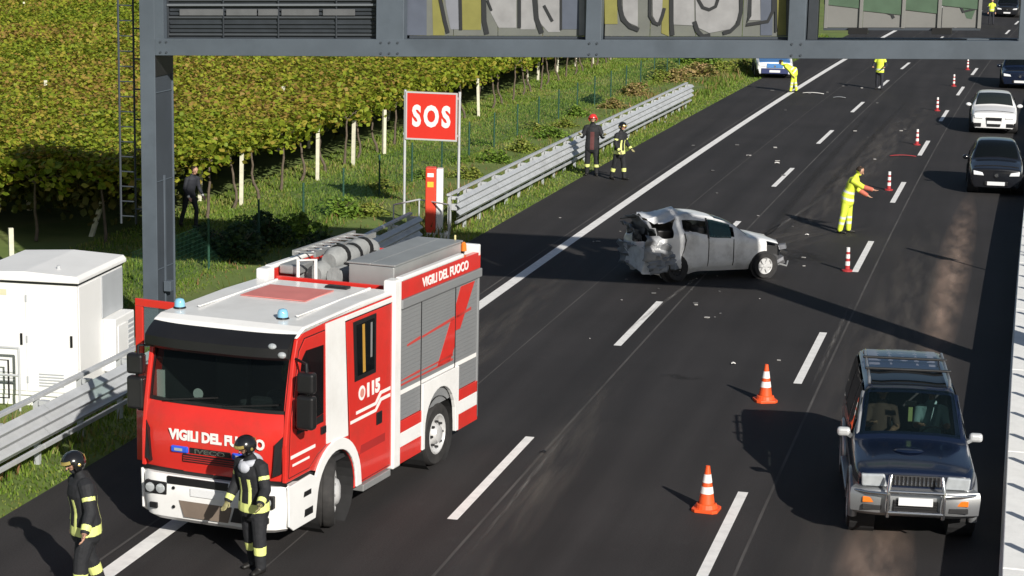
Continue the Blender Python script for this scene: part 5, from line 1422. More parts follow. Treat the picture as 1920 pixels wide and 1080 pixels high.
# the tail is crushed and the roof end kicked up
for k_, (x, sec) in enumerate(stw):
    if k_ in (0, 1): stw[k_] = (x-.10, [(q[0]*.86, q[1]*1.0, *(q[2:])) for q in sec])
for k_, dx_, dz_ in ((7, .42, .03), (8, .10, .10), (9, .02, .02), (10, .02, -.02), (11, 0, -.02)):
    x, sec = stw[k_]; stw[k_] = (x+dx_, [(q[0], q[1]+dz_*(q[1] > .9)) for q in sec])
def crush(x, y, z):
    t = min(1, max(0, (-1.55-x)/1.0)); f_ = min(1, max(0, (x-.22)/.35))
    nx = mnoise.noise(Vector((x*2.6, y*2.6, z*2.6))); ny = mnoise.noise(Vector((x*2.6+9, y*2.6, z*2.6))); nz = mnoise.noise(Vector((x*2.6, y*2.6+7, z*2.6)))
    n2 = mnoise.noise(Vector((x*7, y*7, z*7)))
    k_ = .20*t+.07*f_+.008
    return (x+nx*k_*1.1+n2*.05*t, y+ny*k_+n2*.04*t, z+nz*k_*.9+n2*.05*t-.10*t*(z < .8))
ws = Shell(stw, crush); n = ws.nv-1
ws.body('body', [m_wreck], wr, su=6, sv=5, holes=[(8.75, 10.6, 3.6, n-3.0), (8.1, 9.4, n-3.95, n-2.7), (0, 2.8, .4, 3.35), (0, 2.8, n-3.35, n-.4), (0, 1.75, .6, n-.6), (5.05, 7.7, n-3.9, n-3.1), (4.15, 5.9, 4.3, n-4.3), (8.6, 9.6, n-4.1, n-3.2)])
ws.patch('windscreen', 4.12, 5.92, 4.2, n-4.2, m_glass, wr, off=.002, nu=8, nv=8, th=.01)
m_teal = glass_mat('green_glass', (.03, .09, .10), .35)
ws.patch('front_window', 5.2, 6.5, n-3.92, n-3.1, m_teal, wr, off=.0, th=.01)
ws.patch('window_frame', 6.55, 6.68, n-4.0, n-3.0, m_black, wr, off=.005, nu=2)
for u in (5.05, 6.62, 7.75):
    ws.patch('door_seam', u-.015, u+.015, n-3.02, n-.7, m_black, wr, off=.003, nu=1)
ws.patch('door', 5.1, 6.57, n-2.98, n-.65, m_wreck, wr, off=.012, nu=8, nv=8)
ws.patch('door', 6.67, 7.7, n-2.98, n-.65, m_wreck, wr, off=.010, nu=8, nv=8)
for u in (5.9, 7.1):
    pass
ws.patch('bonnet', 1.7, 3.95, 4.05, n-4.05, m_wreck, wr, off=.03, nu=8, nv=10)
mb = MB(); mb.box(-wbw-.3, .1, -.70, .70, .28, .48); mb.box(-.65, -.4, -.70, .70, .5, .95); ob('interior_floor', mb, m_int, wr)
for y in (-.36, .36):
    mb = MB(); mb.box(-1.45, -1.0, y-.24, y+.24, .48, .65); mb.box(-1.58, -1.42, y-.24, y+.24, .6, 1.2); ob('seat', mb, M('wreck_seat', (.12,.12,.12), .8, var=.3), wr, bevel=.04)
mb = MB(); mb.ball((-1.75, -.45, .95), .14, .12, .16); ob('airbag', mb, m_conewht, wr, smooth=70)
# bare front end: engine parts
mb = MB(); mb.box(-.10, .46, -.60, .60, .28, .74); ob('engine_block', mb, m_dark, wr, bevel=.03)
m_junk = M('bare_metal', (.25, .25, .26), .4, .7, var=.3, scale=6)
rr_ = random.Random(4)
for i in range(22):
    c = Vector((rr_.uniform(.30, .62), rr_.uniform(-.74, .66), rr_.uniform(.30, .78)))
    mb = MB(); mb.obox(c, (rr_.uniform(.03, .12), rr_.uniform(-.04, .04), rr_.uniform(-.05, .05)), (rr_.uniform(-.04, .04), rr_.uniform(.03, .12), rr_.uniform(-.03, .03)), (rr_.uniform(-.02, .02), rr_.uniform(-.03, .03), rr_.uniform(.02, .06)))
    ob('engine_part', mb, [m_junk, m_dark, m_black][i % 3], wr, bevel=.008)
mb = MB(); mb.tube([(.55, -.62, .42), (.60, 0, .40), (.50, .60, .45)], .04, 8); ob('bumper_beam', mb, m_dark, wr)
mb = MB(); mb.tube([(.45, -.70, .30), (.62, -.74, .25), (.72, -.60, .34)], .02, 6); ob('hanging_trim', mb, m_alu, wr)
# tail: torn metal around a dark hole
mb = MB(); mb.box(-wbw-.34, -wbw+.45, -.62, .62, .40, 1.16); ob('boot_cavity', mb, m_black, wr, bevel=.03)
m_tail = M('scuffed_grey_paint', (.30, .31, .325), .45, var=.2, scale=4, dirt=(.08,.08,.085), damt=.8, dscale=3)
def crumple(name, c, sx, sy, sz, seed, mat=None):
    mat = mat or m_tail
    r = random.Random(seed); rows = []
    for i in range(8):
        row = []
        for j in range(8):
            u, v = i/7-.5, j/7-.5
            q = Vector((u*sx, v*sy, sz*(.25-u*u-v*v)))+Vector((mnoise.noise(Vector((i*.7, j*.7, seed)))*.12*sx, mnoise.noise(Vector((i*.7+5, j*.7, seed)))*.12*sy, mnoise.noise(Vector((i*.9, j*.9+3, seed)))*.16))
            row.append(q)
        rows.append(row)
    mb = MB(); mb.grid(rows); o = ob(name, mb, mat or m_wreck, wr, smooth=30)
    sm = o.modifiers.new('solidify', 'SOLIDIFY'); sm.thickness = .012
    o.location = c; return o
o = crumple('torn_tailgate', (-wbw-.42, -.10, 1.08), .75, 1.15, .35, 3); o.rotation_euler = (.1, R(58), .15)
o = crumple('crushed_bumper', (-wbw-.62, .1, .48), .55, 1.5, .25, 8); o.rotation_euler = (0, R(80), .1)
o = crumple('torn_quarter_panel', (-wbw-.30, -.80, .72), .85, .6, .22, 12); o.rotation_euler = (R(80), .2, 0)
o = crumple('torn_panel', (-wbw-.50, .55, .95), .5, .6, .2, 21); o.rotation_euler = (R(20), R(50), .5)
o = crumple('hanging_bumper_skin', (-wbw-.30, -.88, .42), .7, .35, .15, 31, M('grey_plastic', (.22,.24,.27), .6, var=.2)); o.rotation_euler = (R(75), R(-10), 0)
mb = MB(); mb.bar((-wbw-.55, .2, 1.36), (-wbw-.85, .45, 1.30), .05, .02); ob('wiper_arm', mb, m_black, wr)
for s_ in (-1, 1):
    mb = MB(); mb.lathe([(.15, s_*.55), (.35, s_*.55), (.35, s_*.835), (.2, s_*.835), (.15, s_*.55)], (-wbw, 0, .30), (0, 1, 0), n=20, caps=False); ob('wheel_arch', mb, m_dark, wr)
    car_wheel(wr, 0, s_*.80, s_, r=.30, w=.19, spokes=6, rimmat=M('bright_rim', (.50,.50,.50), .35), zr=R(8))
    car_wheel(wr, -wbw+.02, s_*.77, s_, r=.27, w=.18, spokes=10, zr=R(-20*s_), tilt=R(14*s_), rimmat=m_dark)
    mb = MB(); mb.lathe([(.15, s_*.55), (.345, s_*.55), (.345, s_*.848), (.2, s_*.845), (.15, s_*.55)], (0, 0, .30), (0, 1, 0), n=24, caps=False); ob('wheel_arch', mb, m_dark, wr)
mb = MB(); mb.ball((-.72, .98, 1.02), .10, .13, .08); ob('mirror', mb, m_wreck, wr, smooth=60)

# ------------------------------------------------------------------ cones and debris
def cone(px, py, s=1.0, label='', grp=None):
    p = gp(px, py)
    t = thing('traffic_cone', label, 'traffic cone', (p.x, p.y+.12, 0), random.uniform(-.4, .4), grp)
    H = .66*s
    mb = MB(); mb.prism([(-.19, -.13), (-.13, -.19), (.13, -.19), (.19, -.13), (.19, .13), (.13, .19), (-.13, .19), (-.19, .13)], (0, 0, 0), (1, 0, 0), (0, 1, 0), .045); mb.lathe([(.165, .044), (.150, .10), (.13, .115)], n=20, caps=False)
    ob('base', mb, m_conered, t, bevel=.006)
    rad = lambda z: .135*(1-z/H*.78)
    zs = [.10, .26, .36, .42, .54, H]
    for i, nm in enumerate(('cone_body', 'white_band', 'cone_body', 'white_band', 'cone_body')):
        a_, b_ = zs[i], zs[i+1]; e = .003 if nm == 'white_band' else 0
        mb = MB(); mb.lathe([(rad(a_)+e, a_), (rad(b_)+e, b_)], n=20, caps=(i == 4)); ob(nm, mb, m_conewht if e else m_conered, t, smooth=50)
cone(1322, 961, 1.0, 'orange traffic cone with white bands nearest the camera, left of the off-roader', 'large orange cones')
cone(1433, 755, 1.0, 'orange traffic cone with white bands standing beside the roof shadow of the off-roader', 'large orange cones')
m_slimred = M('slim_cone_red', (.42, .035, .04), .5)
def slim(px, py, label):
    p = gp(px, py); t = thing('slim_cone', label, 'traffic cone', (p.x, p.y+.05, 0), 0, 'slim red and white cones along the lane line')
    mb = MB(); mb.lathe([(.13, 0), (.13, .03), (.06, .045), (.05, .05)], n=14); ob('base', mb, m_slimred, t)
    zs = [.05, .14, .24, .31, .41, .47, .57]
    for i in range(6):
        w = i % 2 == 1 or i == 5; r_ = .062-.018*i/5
        mb = MB(); mb.lathe([(r_+(.002 if w else 0), zs[i]), (r_-.003+(.002 if w else 0), zs[i+1])], n=12); ob('white_band' if w else 'red_band', mb, m_conewht if w else m_slimred, t)
for (px, py), lb in zip(((1588, 509), (1666, 357), (1719, 272), (1757, 208), (1788, 162), (1814, 131)),
    ('slim red and white cone nearest, standing below the bending worker', 'slim red and white cone the bending worker reaches for', 'slim cone third along the lane line, beside the black hatchback', 'slim cone fourth along the lane line, beside the white hatchback', 'slim cone fifth along the lane line, behind the white hatchback', 'farthest slim cone just under the gantry beam')):
    slim(px, py, lb)
mb = MB(); rr_ = random.Random(9)
def chunk(p, s, mi=0):
    mb.obox((p.x, p.y, .012+s*.15), (s*rr_.uniform(.4, 1), rr_.uniform(-.3, .3)*s, 0), (rr_.uniform(-.3, .3)*s, s*rr_.uniform(.3, .8), 0), (0, 0, s*.2), mi)
for _ in range(34):
    p = gp(rr_.gauss(1330, 170), rr_.gauss(470, 90))
    chunk(p, rr_.uniform(.015, .05), rr_.choice((0, 0, 1)))
for _ in range(12):
    p = gp(rr_.gauss(1290, 60), rr_.gauss(560, 25)); chunk(p, rr_.uniform(.02, .06), rr_.choice((0, 1)))
for _ in range(26):
    p = gp(rr_.uniform(1200, 1700), rr_.uniform(160, 330)); chunk(p, rr_.uniform(.03, .09), rr_.choice((0, 1, 1)))
tag(ob('debris', mb, [M('pale_debris', (.34,.33,.32), .7), M('dark_debris', (.10,.10,.10), .7)]), 'small broken pieces scattered over the road round the wreck', 'debris', kind='stuff')
for px, py, l, w, mt, lb in ((1525, 176, .95, .16, m_conewht, 'long pale bumper strip lying on the road beside the edge line'), (1574, 184, .55, .18, m_alu, 'short grey trim piece lying on the road near the far dash'), (1457, 307, .16, .12, m_conewht, 'small white fragment lying above the lane dash'), (1693, 294, .9, .08, m_slimred, 'red strip of plastic lying beside the slim cones'), (1375, 684, .07, .06, m_conewht, 'small white scrap near the orange cone'), (1019, 850, .08, .05, m_black, 'small dark scrap beside the near lane dash'), (1513, 442, .09, .07, m_conewht, 'white scrap lying in front of the torn nose of the wreck')):
    p = gp(px, py); rows = []
    for i in range(7):
        t = i/6-.5; rows.append([(t*l, (j-.5)*w*(1-.5*abs(t)), .02+.04*math.cos(t*3)*(1 if l > .3 else .5)+.02*mnoise.noise(Vector((i, j*3., px)))) for j in (0, .5, 1)])
    mb = MB(); mb.grid(rows); o = ob('car_fragment', mb, mt); o.location = (p.x, p.y, 0); o.rotation_euler = (0, 0, rr_.uniform(-.2, .2))
    sm = o.modifiers.new('solidify', 'SOLIDIFY'); sm.thickness = .012
    tag(o, lb, 'car fragment')

# ================================================================== PEOPLE
def rotY(v, a):   # pitch: positive leans forward (+x)
    return Vector((v.x*math.cos(a)+v.z*math.sin(a), v.y, -v.x*math.sin(a)+v.z*math.cos(a)))
def rotZ(v, a):
    return Vector((v.x*math.cos(a)-v.y*math.sin(a), v.x*math.sin(a)+v.y*math.cos(a), v.z))
def sweep(mb, pts, radii, n=12, flat=None):
    """closed tapered limb with rounded ends through pts; flat = (axis vector, squash factor) makes the section elliptical"""
    P_, R_ = [], []
    d0 = (pts[1]-pts[0]).normalized(); d1 = (pts[-1]-pts[-2]).normalized()
    for t in (.98, .75, .4): P_.append(pts[0]-d0*radii[0]*t*.8); R_.append(radii[0]*math.sqrt(max(.02, 1-t*t)))
    P_ += list(pts); R_ += list(radii)
    for t in (.4, .75, .98): P_.append(pts[-1]+d1*radii[-1]*t*.8); R_.append(radii[-1]*math.sqrt(max(.02, 1-t*t)))
    rings = []; prev = None
    for i, p in enumerate(P_):
        d = (P_[min(i+1, len(P_)-1)]-P_[max(i-1, 0)]).normalized()
        if flat is not None: a = (flat[0]-d*flat[0].dot(d)).normalized()
        else: a = d.orthogonal().normalized() if prev is None else (prev-d*prev.dot(d)).normalized()
        prev = a; b = d.cross(a); k = flat[1] if flat is not None else 1
        rings.append([p+a*math.cos(t*2*PI/n)*R_[i]+b*math.sin(t*2*PI/n)*R_[i]*k for t in range(n)])
    o = len(mb.v); mb.v += [tuple(v) for r in rings for v in r]
    for i in range(len(rings)-1):
        for t in range(n):
            u = (t+1) % n; mb.f.append((o+i*n+t, o+i*n+u, o+(i+1)*n+u, o+(i+1)*n+t)); mb.m.append(0)
    mb.f.append(tuple(o+t for t in range(n))[::-1]); mb.m.append(0)
    mb.f.append(tuple(o+(len(rings)-1)*n+t for t in range(n))); mb.m.append(0)
def person(label, loc, yaw, pose, outfit, helmet=None, hair=None, vox=.011, H=1.76, group=None, seated=False, bulk=1.0):
    B = bulk
    s = H/1.76
    lean = R(pose.get('lean', 0)); twist = R(pose.get('twist', 0))
    legs = pose.get('legs', [(5, 5, 4), (-5, 8, 4)])       # thigh forward deg, knee bend deg, splay deg : left, right
    arms = pose.get('arms', [((.05, .18, -1), (.25, .05, -1)), ((.05, -.18, -1), (.25, -.05, -1))])
    hp, hy = pose.get('head', (0, 0))
    t = thing('person', label, 'person', loc, yaw, group)
    pel = Vector((0, 0, 0)); bones = []; mb = MB()
    up = rotY(Vector((0, 0, 1)), lean); fwd = rotY(Vector((1, 0, 0)), lean)
    latv_ = rotZ(Vector((0, 1, 0)), twist)
    # torso
    spine = [pel+Vector((0, 0, -.06)), pel+Vector((0, 0, .06)), pel+up*.20, pel+up*.36, pel+up*.47, pel+up*.53]
    sweep(mb, [p*s for p in spine], [.155*s*B, .165*s*B, .158*s*B, .178*s*B, .165*s*(1+(B-1)*.6), .10*s], 16, (latv_, .66 if B < 1.05 else .70))
    if B > 1.05: sweep(mb, [(pel+Vector((0,0,-.13)))*s, (pel+Vector((0,0,.02)))*s, (pel+up*.14)*s], [.178*s*B, .170*s*B, .15*s*B], 16, (latv_, .74))
    bones.append(('torso', (pel+Vector((0,0,-.12 if B > 1.05 else 0)))*s, (pel+up*.5)*s, .15*s*B+(.03 if B > 1.05 else 0)))
    neck0, neck1 = pel+up*.52, pel+up*.62+fwd*.015
    sweep(mb, [neck0*s, neck1*s], [.058*s, .054*s], 10); bones.append(('neck', neck0*s, neck1*s, .055*s))
    hup = rotY(Vector((0, 0, 1)), lean*.6+R(hp)); hf = rotZ(rotY(Vector((1, 0, 0)), lean*.6+R(hp)), R(hy)); hl = hup.cross(hf).normalized()
    hc = neck1+hup*.105+hf*.02
    # head: cranium, jaw, nose, ears
    sweep(mb, [(hc-hf*.03+hup*.03)*s, (hc+hf*.025+hup*.02)*s], [.088*s, .082*s], 12, (hl, 1.12))
    sweep(mb, [(hc+hup*.0)*s, (hc+hf*.035-hup*.075)*s], [.072*s, .048*s], 12, (hl, 1.0))
    sweep(mb, [(hc+hf*.095+hup*.01)*s, (hc+hf*.115-hup*.03)*s], [.010*s, .015*s], 8)
    for e in (-1, 1): sweep(mb, [(hc+hl*.088*e+hup*.02)*s, (hc+hl*.09*e-hup*.03)*s], [.017*s, .012*s], 8)
    bones.append(('head', (hc+hup*.04)*s, (hc-hup*.06+hf*.03)*s, .085*s))
    # arms
    for i, e in enumerate((1, -1)):
        sh = pel+up*.46+latv_*.185*e
        d1 = Vector(arms[i][0]).normalized(); d2 = Vector(arms[i][1]).normalized()
        d1 = rotZ(rotY(d1, lean), twist); d2 = rotZ(rotY(d2, lean), twist)
        el = sh+d1*.29; wr_ = el+d2*.255
        sweep(mb, [(sh+up*.01-latv_*.05*e)*s, sh*s, (sh*.5+el*.5)*s, el*s], [.07*s*B, .072*s*B, .060*s*B, .054*s*B], 12)
        sweep(mb, [el*s, (el*.6+wr_*.4)*s, wr_*s], [.054*s*B, .052*s*B, .042*s*B], 12)
        bones.append(('uarm', sh*s, el*s, .06*s)); bones.append(('farm', el*s, wr_*s, .045*s))
        # hand: palm, four fingers, thumb
        side_ = d2.cross(fwd if abs(d2.dot(fwd)) < .9 else up).normalized(); nrm_ = side_.cross(d2).normalized()
        palm = wr_+d2*.085
        sweep(mb, [(wr_+d2*.02)*s, palm*s], [.034*s, .040*s], 10, (side_, .55))
        for k_ in range(4):
            off = (k_-1.5)*.021; L1 = (.040, .046, .044, .034)[k_]
            b0 = palm+side_*off+d2*.005; b1 = b0+d2*L1+nrm_*.006; b2 = b1+(d2*.75+nrm_*.65).normalized()*L1*.8
            sweep(mb, [b0*s, b1*s, b2*s], [.0115*s, .0105*s, .009*s], 7)
        b0 = wr_+d2*.035+side_*-.032*e*(1 if i == 0 else -1)*1.0; b1 = b0+(d2*.7-side_*.7).normalized()*.045; b2 = b1+(d2*.9-side_*.2+nrm_*.3).normalized()*.03
        sweep(mb, [b0*s, b1*s, b2*s], [.015*s, .0125*s, .010*s], 7)
        bones.append(('hand', (wr_+d2*.03)*s, (palm+d2*.09)*s, .035*s))
    feet = []
    for i, e in enumerate((1, -1)):
        th, kb, sp = [R(a) for a in legs[i]]
        hipj = pel+Vector((0, .095*e, -.03))
        dt = Vector((math.sin(th), math.sin(sp)*e, -math.cos(th))).normalized(); ds = Vector((math.sin(th-kb), math.sin(sp)*e*.3, -math.cos(th-kb))).normalized()
        kn = hipj+dt*.43; an = kn+ds*.42
        sweep(mb, [hipj*s, (hipj*.5+kn*.5)*s, kn*s], [.095*s*B, .084*s*B, .066*s*B], 12)
        sweep(mb, [kn*s, (kn*.65+an*.35)*s, an*s], [.066*s*B, .066*s*B, .054*s*B], 12)
        bones.append(('thigh', hipj*s, kn*s, .08*s)); bones.append(('shin', kn*s, an*s, .055*s))
        fp_ = max(-.5, min(.5, (th-kb)*.5)); fd2 = Vector((math.cos(fp_), .15*e, math.sin(fp_))).normalized()
        if seated: fd2 = Vector((1, 0, 0))
        heel = an+Vector((0, 0, -.055))-fd2*.05; toe = an+Vector((0, 0, -.055))+fd2*.155
        sweep(mb, [heel*s, (an+Vector((0, 0, -.045))+fd2*.05)*s, toe*s], [.046*s, .052*s, .040*s], 10, (Vector((0, 1, 0)), .8))
        sweep(mb, [an*s, (an+Vector((0, 0, -.05)))*s], [.05*s, .05*s], 10)
        bones.append(('foot', heel*s, toe*s, .045*s))
    me = bpy.data.meshes.new('tmp'); me.from_pydata(mb.v, [], mb.f); me.update()
    o = bpy.data.objects.new('tmp_body', me); COL.objects.link(o)
    rm_ = o.modifiers.new('r', 'REMESH'); rm_.mode = 'VOXEL'; rm_.voxel_size = vox
    smt = o.modifiers.new('s', 'SMOOTH'); smt.factor = .5; smt.iterations = 2
    bpy.context.view_layer.update()
    me2 = bpy.data.meshes.new_from_object(o.evaluated_get(bpy.context.evaluated_depsgraph_get()))
    bpy.data.objects.remove(o); bpy.data.meshes.remove(me)
    me2.name = 'body'; me2.materials.clear()
    nv_ = len(me2.vertices); co = np.zeros(nv_*3); me2.vertices.foreach_get('co', co); co = co.reshape(-1, 3)
    zmin = co[:, 2].min(); dz = -zmin if not seated else 0
    npoly = len(me2.polygons); cen = np.zeros(npoly*3); me2.polygons.foreach_get('center', cen); cen = cen.reshape(-1, 3)
    D = []; T_ = []
    for nm, a_, b_, r_ in bones:
        a_, b_ = np.array(a_), np.array(b_); ab = b_-a_; tt = np.clip(((cen-a_)@ab)/(ab@ab), 0, 1)
        D.append(np.linalg.norm(cen-(a_+tt[:, None]*ab), axis=1)-r_); T_.append(((cen-a_)@ab)/(ab@ab))
    D = np.array(D); T_ = np.array(T_); best = D.argmin(0); tv = T_[best, np.arange(npoly)]
    la = (cen/s)@np.array(latv_); fr = (cen/s)@np.array(fwd)
    mats = []; idx = np.zeros(npoly, np.int32); names = [b[0] for b in bones]
    for p in range(npoly):
        mt = outfit(names[best[p]], float(tv[p]), float(la[p]), float(fr[p]))
        if mt not in mats: mats.append(mt)
        idx[p] = mats.index(mt)
    for mt in mats: me2.materials.append(mt)
    me2.polygons.foreach_set('material_index', idx); me2.shade_smooth(); me2.update()
    bo = bpy.data.objects.new('body', me2); COL.objects.link(bo); bo.parent = t; bo.location = (0, 0, dz)
    c = hc*s+Vector((0, 0, dz))
    fr3 = (hf, hl, hup)
    def hp_(a, e, r_): return c+hup*.02*s+(hf*math.cos(e)*math.cos(a)*r_*1.12+hl*math.cos(e)*math.sin(a)*r_+hup*math.sin(e)*r_*1.02)
    for e in (-1, 1):
        mb = MB(); mb.ball(c+hf*.083*s+hl*.033*e*s+hup*.018*s, .010*s, .010*s, .008*s, 8, 5); ob('eye', mb, m_hair, t)
    if helmet is not None:
        hm, bandm = helmet; mb = MB(); rows = []; r_ = .133*s
        for i in range(11):
            e = R(-42+132*i/10); e = min(e, R(88.5)); rows.append([hp_(2*PI*j/28, e, r_*(1+.05*max(0, -math.sin(e)))) for j in range(29)])
        fs = []; nc = 29; vs = [q for r2 in rows for q in r2]
        for i in range(10):
            for j in range(28):
                e = -42+132*(i+.5)/10; a_ = ((j+.5)*360/28+180) % 360-180
                if e < 12 and abs(a_) < 62: continue
                fs.append((i*nc+j, i*nc+j+1, (i+1)*nc+j+1, (i+1)*nc+j))
        mb.add(vs, fs); ho = ob('helmet', mb, hm, t, smooth=60); sm_ = ho.modifiers.new('solidify', 'SOLIDIFY'); sm_.thickness = .012; sm_.offset = -1
        mb = MB(); mb.grid([[hp_(R(-55+110*j/10), R(e), r_*1.03) for j in range(11)] for e in (14, 22, 30)]); v_ = ob('visor', mb, bandm, ho, smooth=60)
        for e in (-1, 1):
            mb = MB(); q = hp_(R(90*e), R(-6), r_*1.03); mb.ball(q, .022*s, .014*s, .022*s, 8, 5); ob('ear_boss', mb, bandm, ho)
        mb = MB(); q0, q1 = hp_(PI, R(-20), r_*1.04), hp_(PI, R(14), r_*1.04); mb.obox((q0+q1)/2, hl*.03, (q1-q0)/2, hf*.004); ob('rear_mark', mb, bandm, ho)
    if hair is not None:
        mb = MB(); rows = []
        for i in range(7):
            e = R(-10+98*i/6); rows.append([hp_(R(75+210*j/14), e, .104*s) if i < 4 else hp_(R(-30+420*j/14) if i == 6 else R(40+280*j/14), e, .104*s) for j in range(15)])
        mb.grid(rows); ho = ob('hair', mb, hair, t, smooth=70); sm_ = ho.modifiers.new('solidify', 'SOLIDIFY'); sm_.thickness = .012
    return t
def fire_kit(bn, t, la, fr):
    if bn in ('head', 'neck'): return m_skin
    if bn == 'hand': return m_gl
    if bn == 'foot': return m_boot
    if bn == 'torso':
        if t < .16 and t > -.02: return m_yel2
        if .055 < abs(la) < .105 and t < .70 and t > .1: return m_yel2
    if bn == 'thigh' and t < .02 and False: return m_yel2
    if bn == 'farm' and .70 < t < .97: return m_yel2
    if bn == 'uarm' and .42 < t < .58: return m_yel2
    if bn == 'shin' and .34 < t < .60: return m_yel2
    return m_ffcloth
m_gl = M('leather_glove', (.30, .27, .13), .7, var=.2)
def fire_kit_bare(bn, t, la, fr): return m_skin if bn == 'hand' else fire_kit(bn, t, la, fr)
def fire_kit_dull(bn, t, la, fr):
    if bn == 'torso' and t > -.1 and t < .75 and abs(la) < .06: return M('dark_red_vest', (.10, .03, .03), .8, var=.2)
    if bn == 'shin' and .4 < t < .6: return m_yel2
    if bn == 'farm' and .75 < t: return m_ref
    if bn in ('head', 'neck'): return m_skin
    if bn == 'hand': return m_gl
    if bn == 'foot': return m_boot
    return m_ffcloth
def hivis_full(bn, t, la, fr):
    if bn in ('head', 'neck', 'hand'): return m_skin
    if bn == 'foot': return m_boot
    if bn == 'farm': return M('red_sleeve', (.50,.13,.085), .7)
    if bn == 'torso' and (.06 < t < .16 or .35 < t < .45): return m_ref
    if bn == 'shin' and (.15 < t < .3 or .5 < t < .65): return m_ref
    return m_yel
def hivis_full2(bn, t, la, fr):
    return m_yel if bn == 'farm' else hivis_full(bn, t, la, fr)
m_dkcloth = M('dark_trousers', (.02, .022, .03), .8, var=.2)
def vest_kit(bn, t, la, fr):
    if bn in ('head', 'neck', 'hand'): return m_skin
    if bn == 'foot': return m_boot
    if bn == 'torso' and t > -.05:
        return m_ref if .12 < t < .22 else m_yel
    if bn == 'uarm' and t < .5: return m_yel
    return m_dkcloth
def dark_suit(bn, t, la, fr):
    if bn in ('head', 'neck', 'hand'): return m_skin
    if bn == 'foot': return m_boot
    if bn == 'farm' and t > .85: return m_conewht
    return m_dkcloth
def casual(col, name):
    mt = M(name, col, .85, var=.15)
    def f(bn, t, la, fr):
        if bn in ('head', 'neck', 'hand', 'farm'): return m_skin
        if bn == 'foot': return m_boot
        if bn in ('torso', 'uarm'): return mt
        return m_dkcloth
    return f
bh = (m_helmet, m_gold)
p = gp(130, 1119)
p.x += .24
person('firefighter in black helmet walking beside the near guardrail, left of the fire engine', p, math.atan2(-.70, -.72),
       dict(lean=6, legs=[(15, 12, 4), (-10, 10, 4)], arms=[((.10, .45, -1), (.55, .50, -.75)), ((-.1, -.30, -1), (.30, -.1, -1))], head=(16, 12)), fire_kit_bare, bh, vox=.009, H=1.84, bulk=1.36)
p = gp(477, 1071)
ff2 = person('firefighter in black suit with pale scarf standing before the fire engine front', p, math.atan2(-.80, -.40),
       dict(lean=6, legs=[(4, 6, 4), (-4, 8, 4)], arms=[((.20, .40, -1), (.85, .45, -.42)), ((.10, -.30, -1), (.55, -.05, -.7))], head=(18, -10)), fire_kit, bh, vox=.009, H=1.77, bulk=1.32)
# pale scarf round the neck
mb = MB(); pts = [Vector((.05+.105*math.cos(a), .115*math.sin(a), 1.475+.02*math.sin(2*a)-.03*math.cos(a))) for a in [i*2*PI/18 for i in range(18)]]
mb.tube(pts, .048, 10, closed=True); mb.ball((.17, .0, 1.42), .06, .10, .08); ob('scarf', mb, M('pale_scarf', (.50, .52, .58), .8, var=.15), ff2, smooth=70)
p = gp(1109, 329)
person('firefighter in red helmet standing by the far guardrail with both arms raised', p, math.atan2(-1, .15),
       dict(lean=0, legs=[(3, 4, 5), (-3, 4, 5)], arms=[((.15, .45, -1), (.75, .15, .25)), ((.15, -.45, -1), (.75, -.15, .25))], head=(5, 0)), fire_kit_dull, (m_redhelmet, m_redhelmet), vox=.014, H=1.86, bulk=1.25)
p = gp(1160, 337)
person('firefighter in black helmet standing beside the red helmeted colleague', p, math.atan2(-.5, .85),
       dict(lean=4, legs=[(10, 6, 4), (-10, 6, 4)], arms=[((.2, .25, -1), (.7, 0, -.5)), ((.15, -.25, -1), (.6, 0, -.6))], head=(10, 0)), fire_kit, bh, vox=.014, H=1.74, bulk=1.2)
p = gp(1586, 437)
wk = person('road worker in yellow hi-vis suit leaning forward with one arm stretched out', p, math.atan2(-.12, .99),
       dict(lean=20, legs=[(4, 4, 5), (-8, 2, 5)], arms=[((.55, .15, -.85), (.95, .05, -.15)), ((.95, -.10, -.15), (1, -.02, .15))], head=(10, 0)), hivis_full, None, m_hair, vox=.014, H=1.80, bulk=1.3)
p = gp(1648, 168)
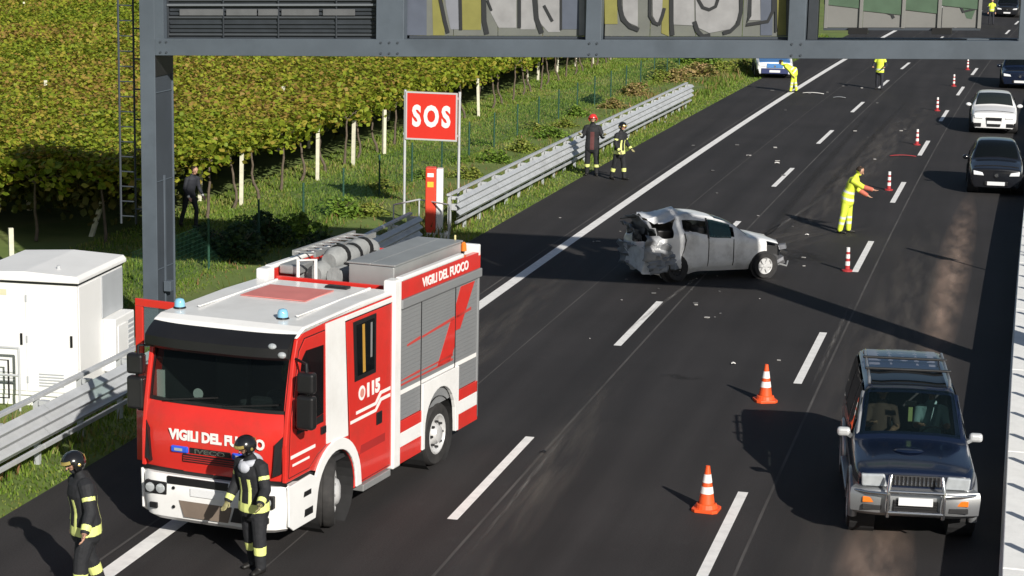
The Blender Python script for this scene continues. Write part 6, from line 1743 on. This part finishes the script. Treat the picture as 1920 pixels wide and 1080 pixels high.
person('person in yellow hi-vis vest and dark trousers standing under the gantry beam', p, math.atan2(-1, -.2),
       dict(legs=[(4, 4, 4), (-4, 4, 4)], arms=[((.1, .45, -.9), (.6, -.1, -.2)), ((.1, -.45, -.9), (.6, .1, -.2))]), vest_kit, None, m_hair, vox=.016, H=1.74, bulk=1.12)
p = gp(1488, 173)
person('person in yellow hi-vis suit bending over in front of the police car', p, math.atan2(-.1, -1),
       dict(lean=62, legs=[(12, 6, 6), (-6, 4, 6)], arms=[((.3, .2, -1), (.5, 0, -1)), ((.5, -.2, -1), (.6, 0, -1))], head=(-10, 0)), hivis_full2, None, m_hair, vox=.016, H=1.78, bulk=1.15)
p = gp(1858, 46)
person('distant person in yellow vest seen through the gap beside the green painted panel', p, -PI/2,
       dict(legs=[(4, 4, 4), (-4, 4, 4)]), vest_kit, None, m_hair, vox=.02, H=1.80)
p = gp(356, 426)
person('person in dark clothes with white cuffs at the shaded vineyard edge behind the gantry post', p, math.atan2(-.5, .85),
       dict(lean=16, legs=[(20, 26, 4), (-12, 10, 4)], arms=[((.3, .2, -1), (.7, 0, -.5)), ((.2, -.25, -1), (.6, .1, -.5))], head=(12, 0)), dark_suit, None, m_hair, vox=.014, H=1.62)
# occupants of the off-roader
c_, s_ = math.cos(hd), math.sin(hd)
def in_suv(x, y, z): return Vector((suv.location.x+x*c_-y*s_, suv.location.y+x*s_+y*c_, z))
sit = dict(lean=-8, legs=[(78, 70, 6), (80, 72, 6)], arms=[((.55, .15, -.8), (.95, -.15, .1)), ((.55, -.15, -.8), (.95, .15, .1))], head=(4, 0))
person('driver in a pale teal shirt behind the windscreen of the dark off-roader', in_suv(-1.58, .36, .90), hd, sit, casual((.34, .50, .52), 'teal_shirt'), None, m_hair, vox=.014, H=1.72, seated=True)
sit2 = dict(lean=-6, legs=[(78, 70, 6), (80, 72, 6)], arms=[((.4, .2, -.9), (.8, -.3, -.1)), ((.4, -.2, -.9), (.8, .3, .2))], head=(6, 15))
person('passenger in a brown top behind the windscreen of the dark off-roader', in_suv(-1.58, -.36, .90), hd, sit2, casual((.16, .10, .08), 'brown_shirt'), None, m_hair, vox=.014, H=1.66, seated=True)
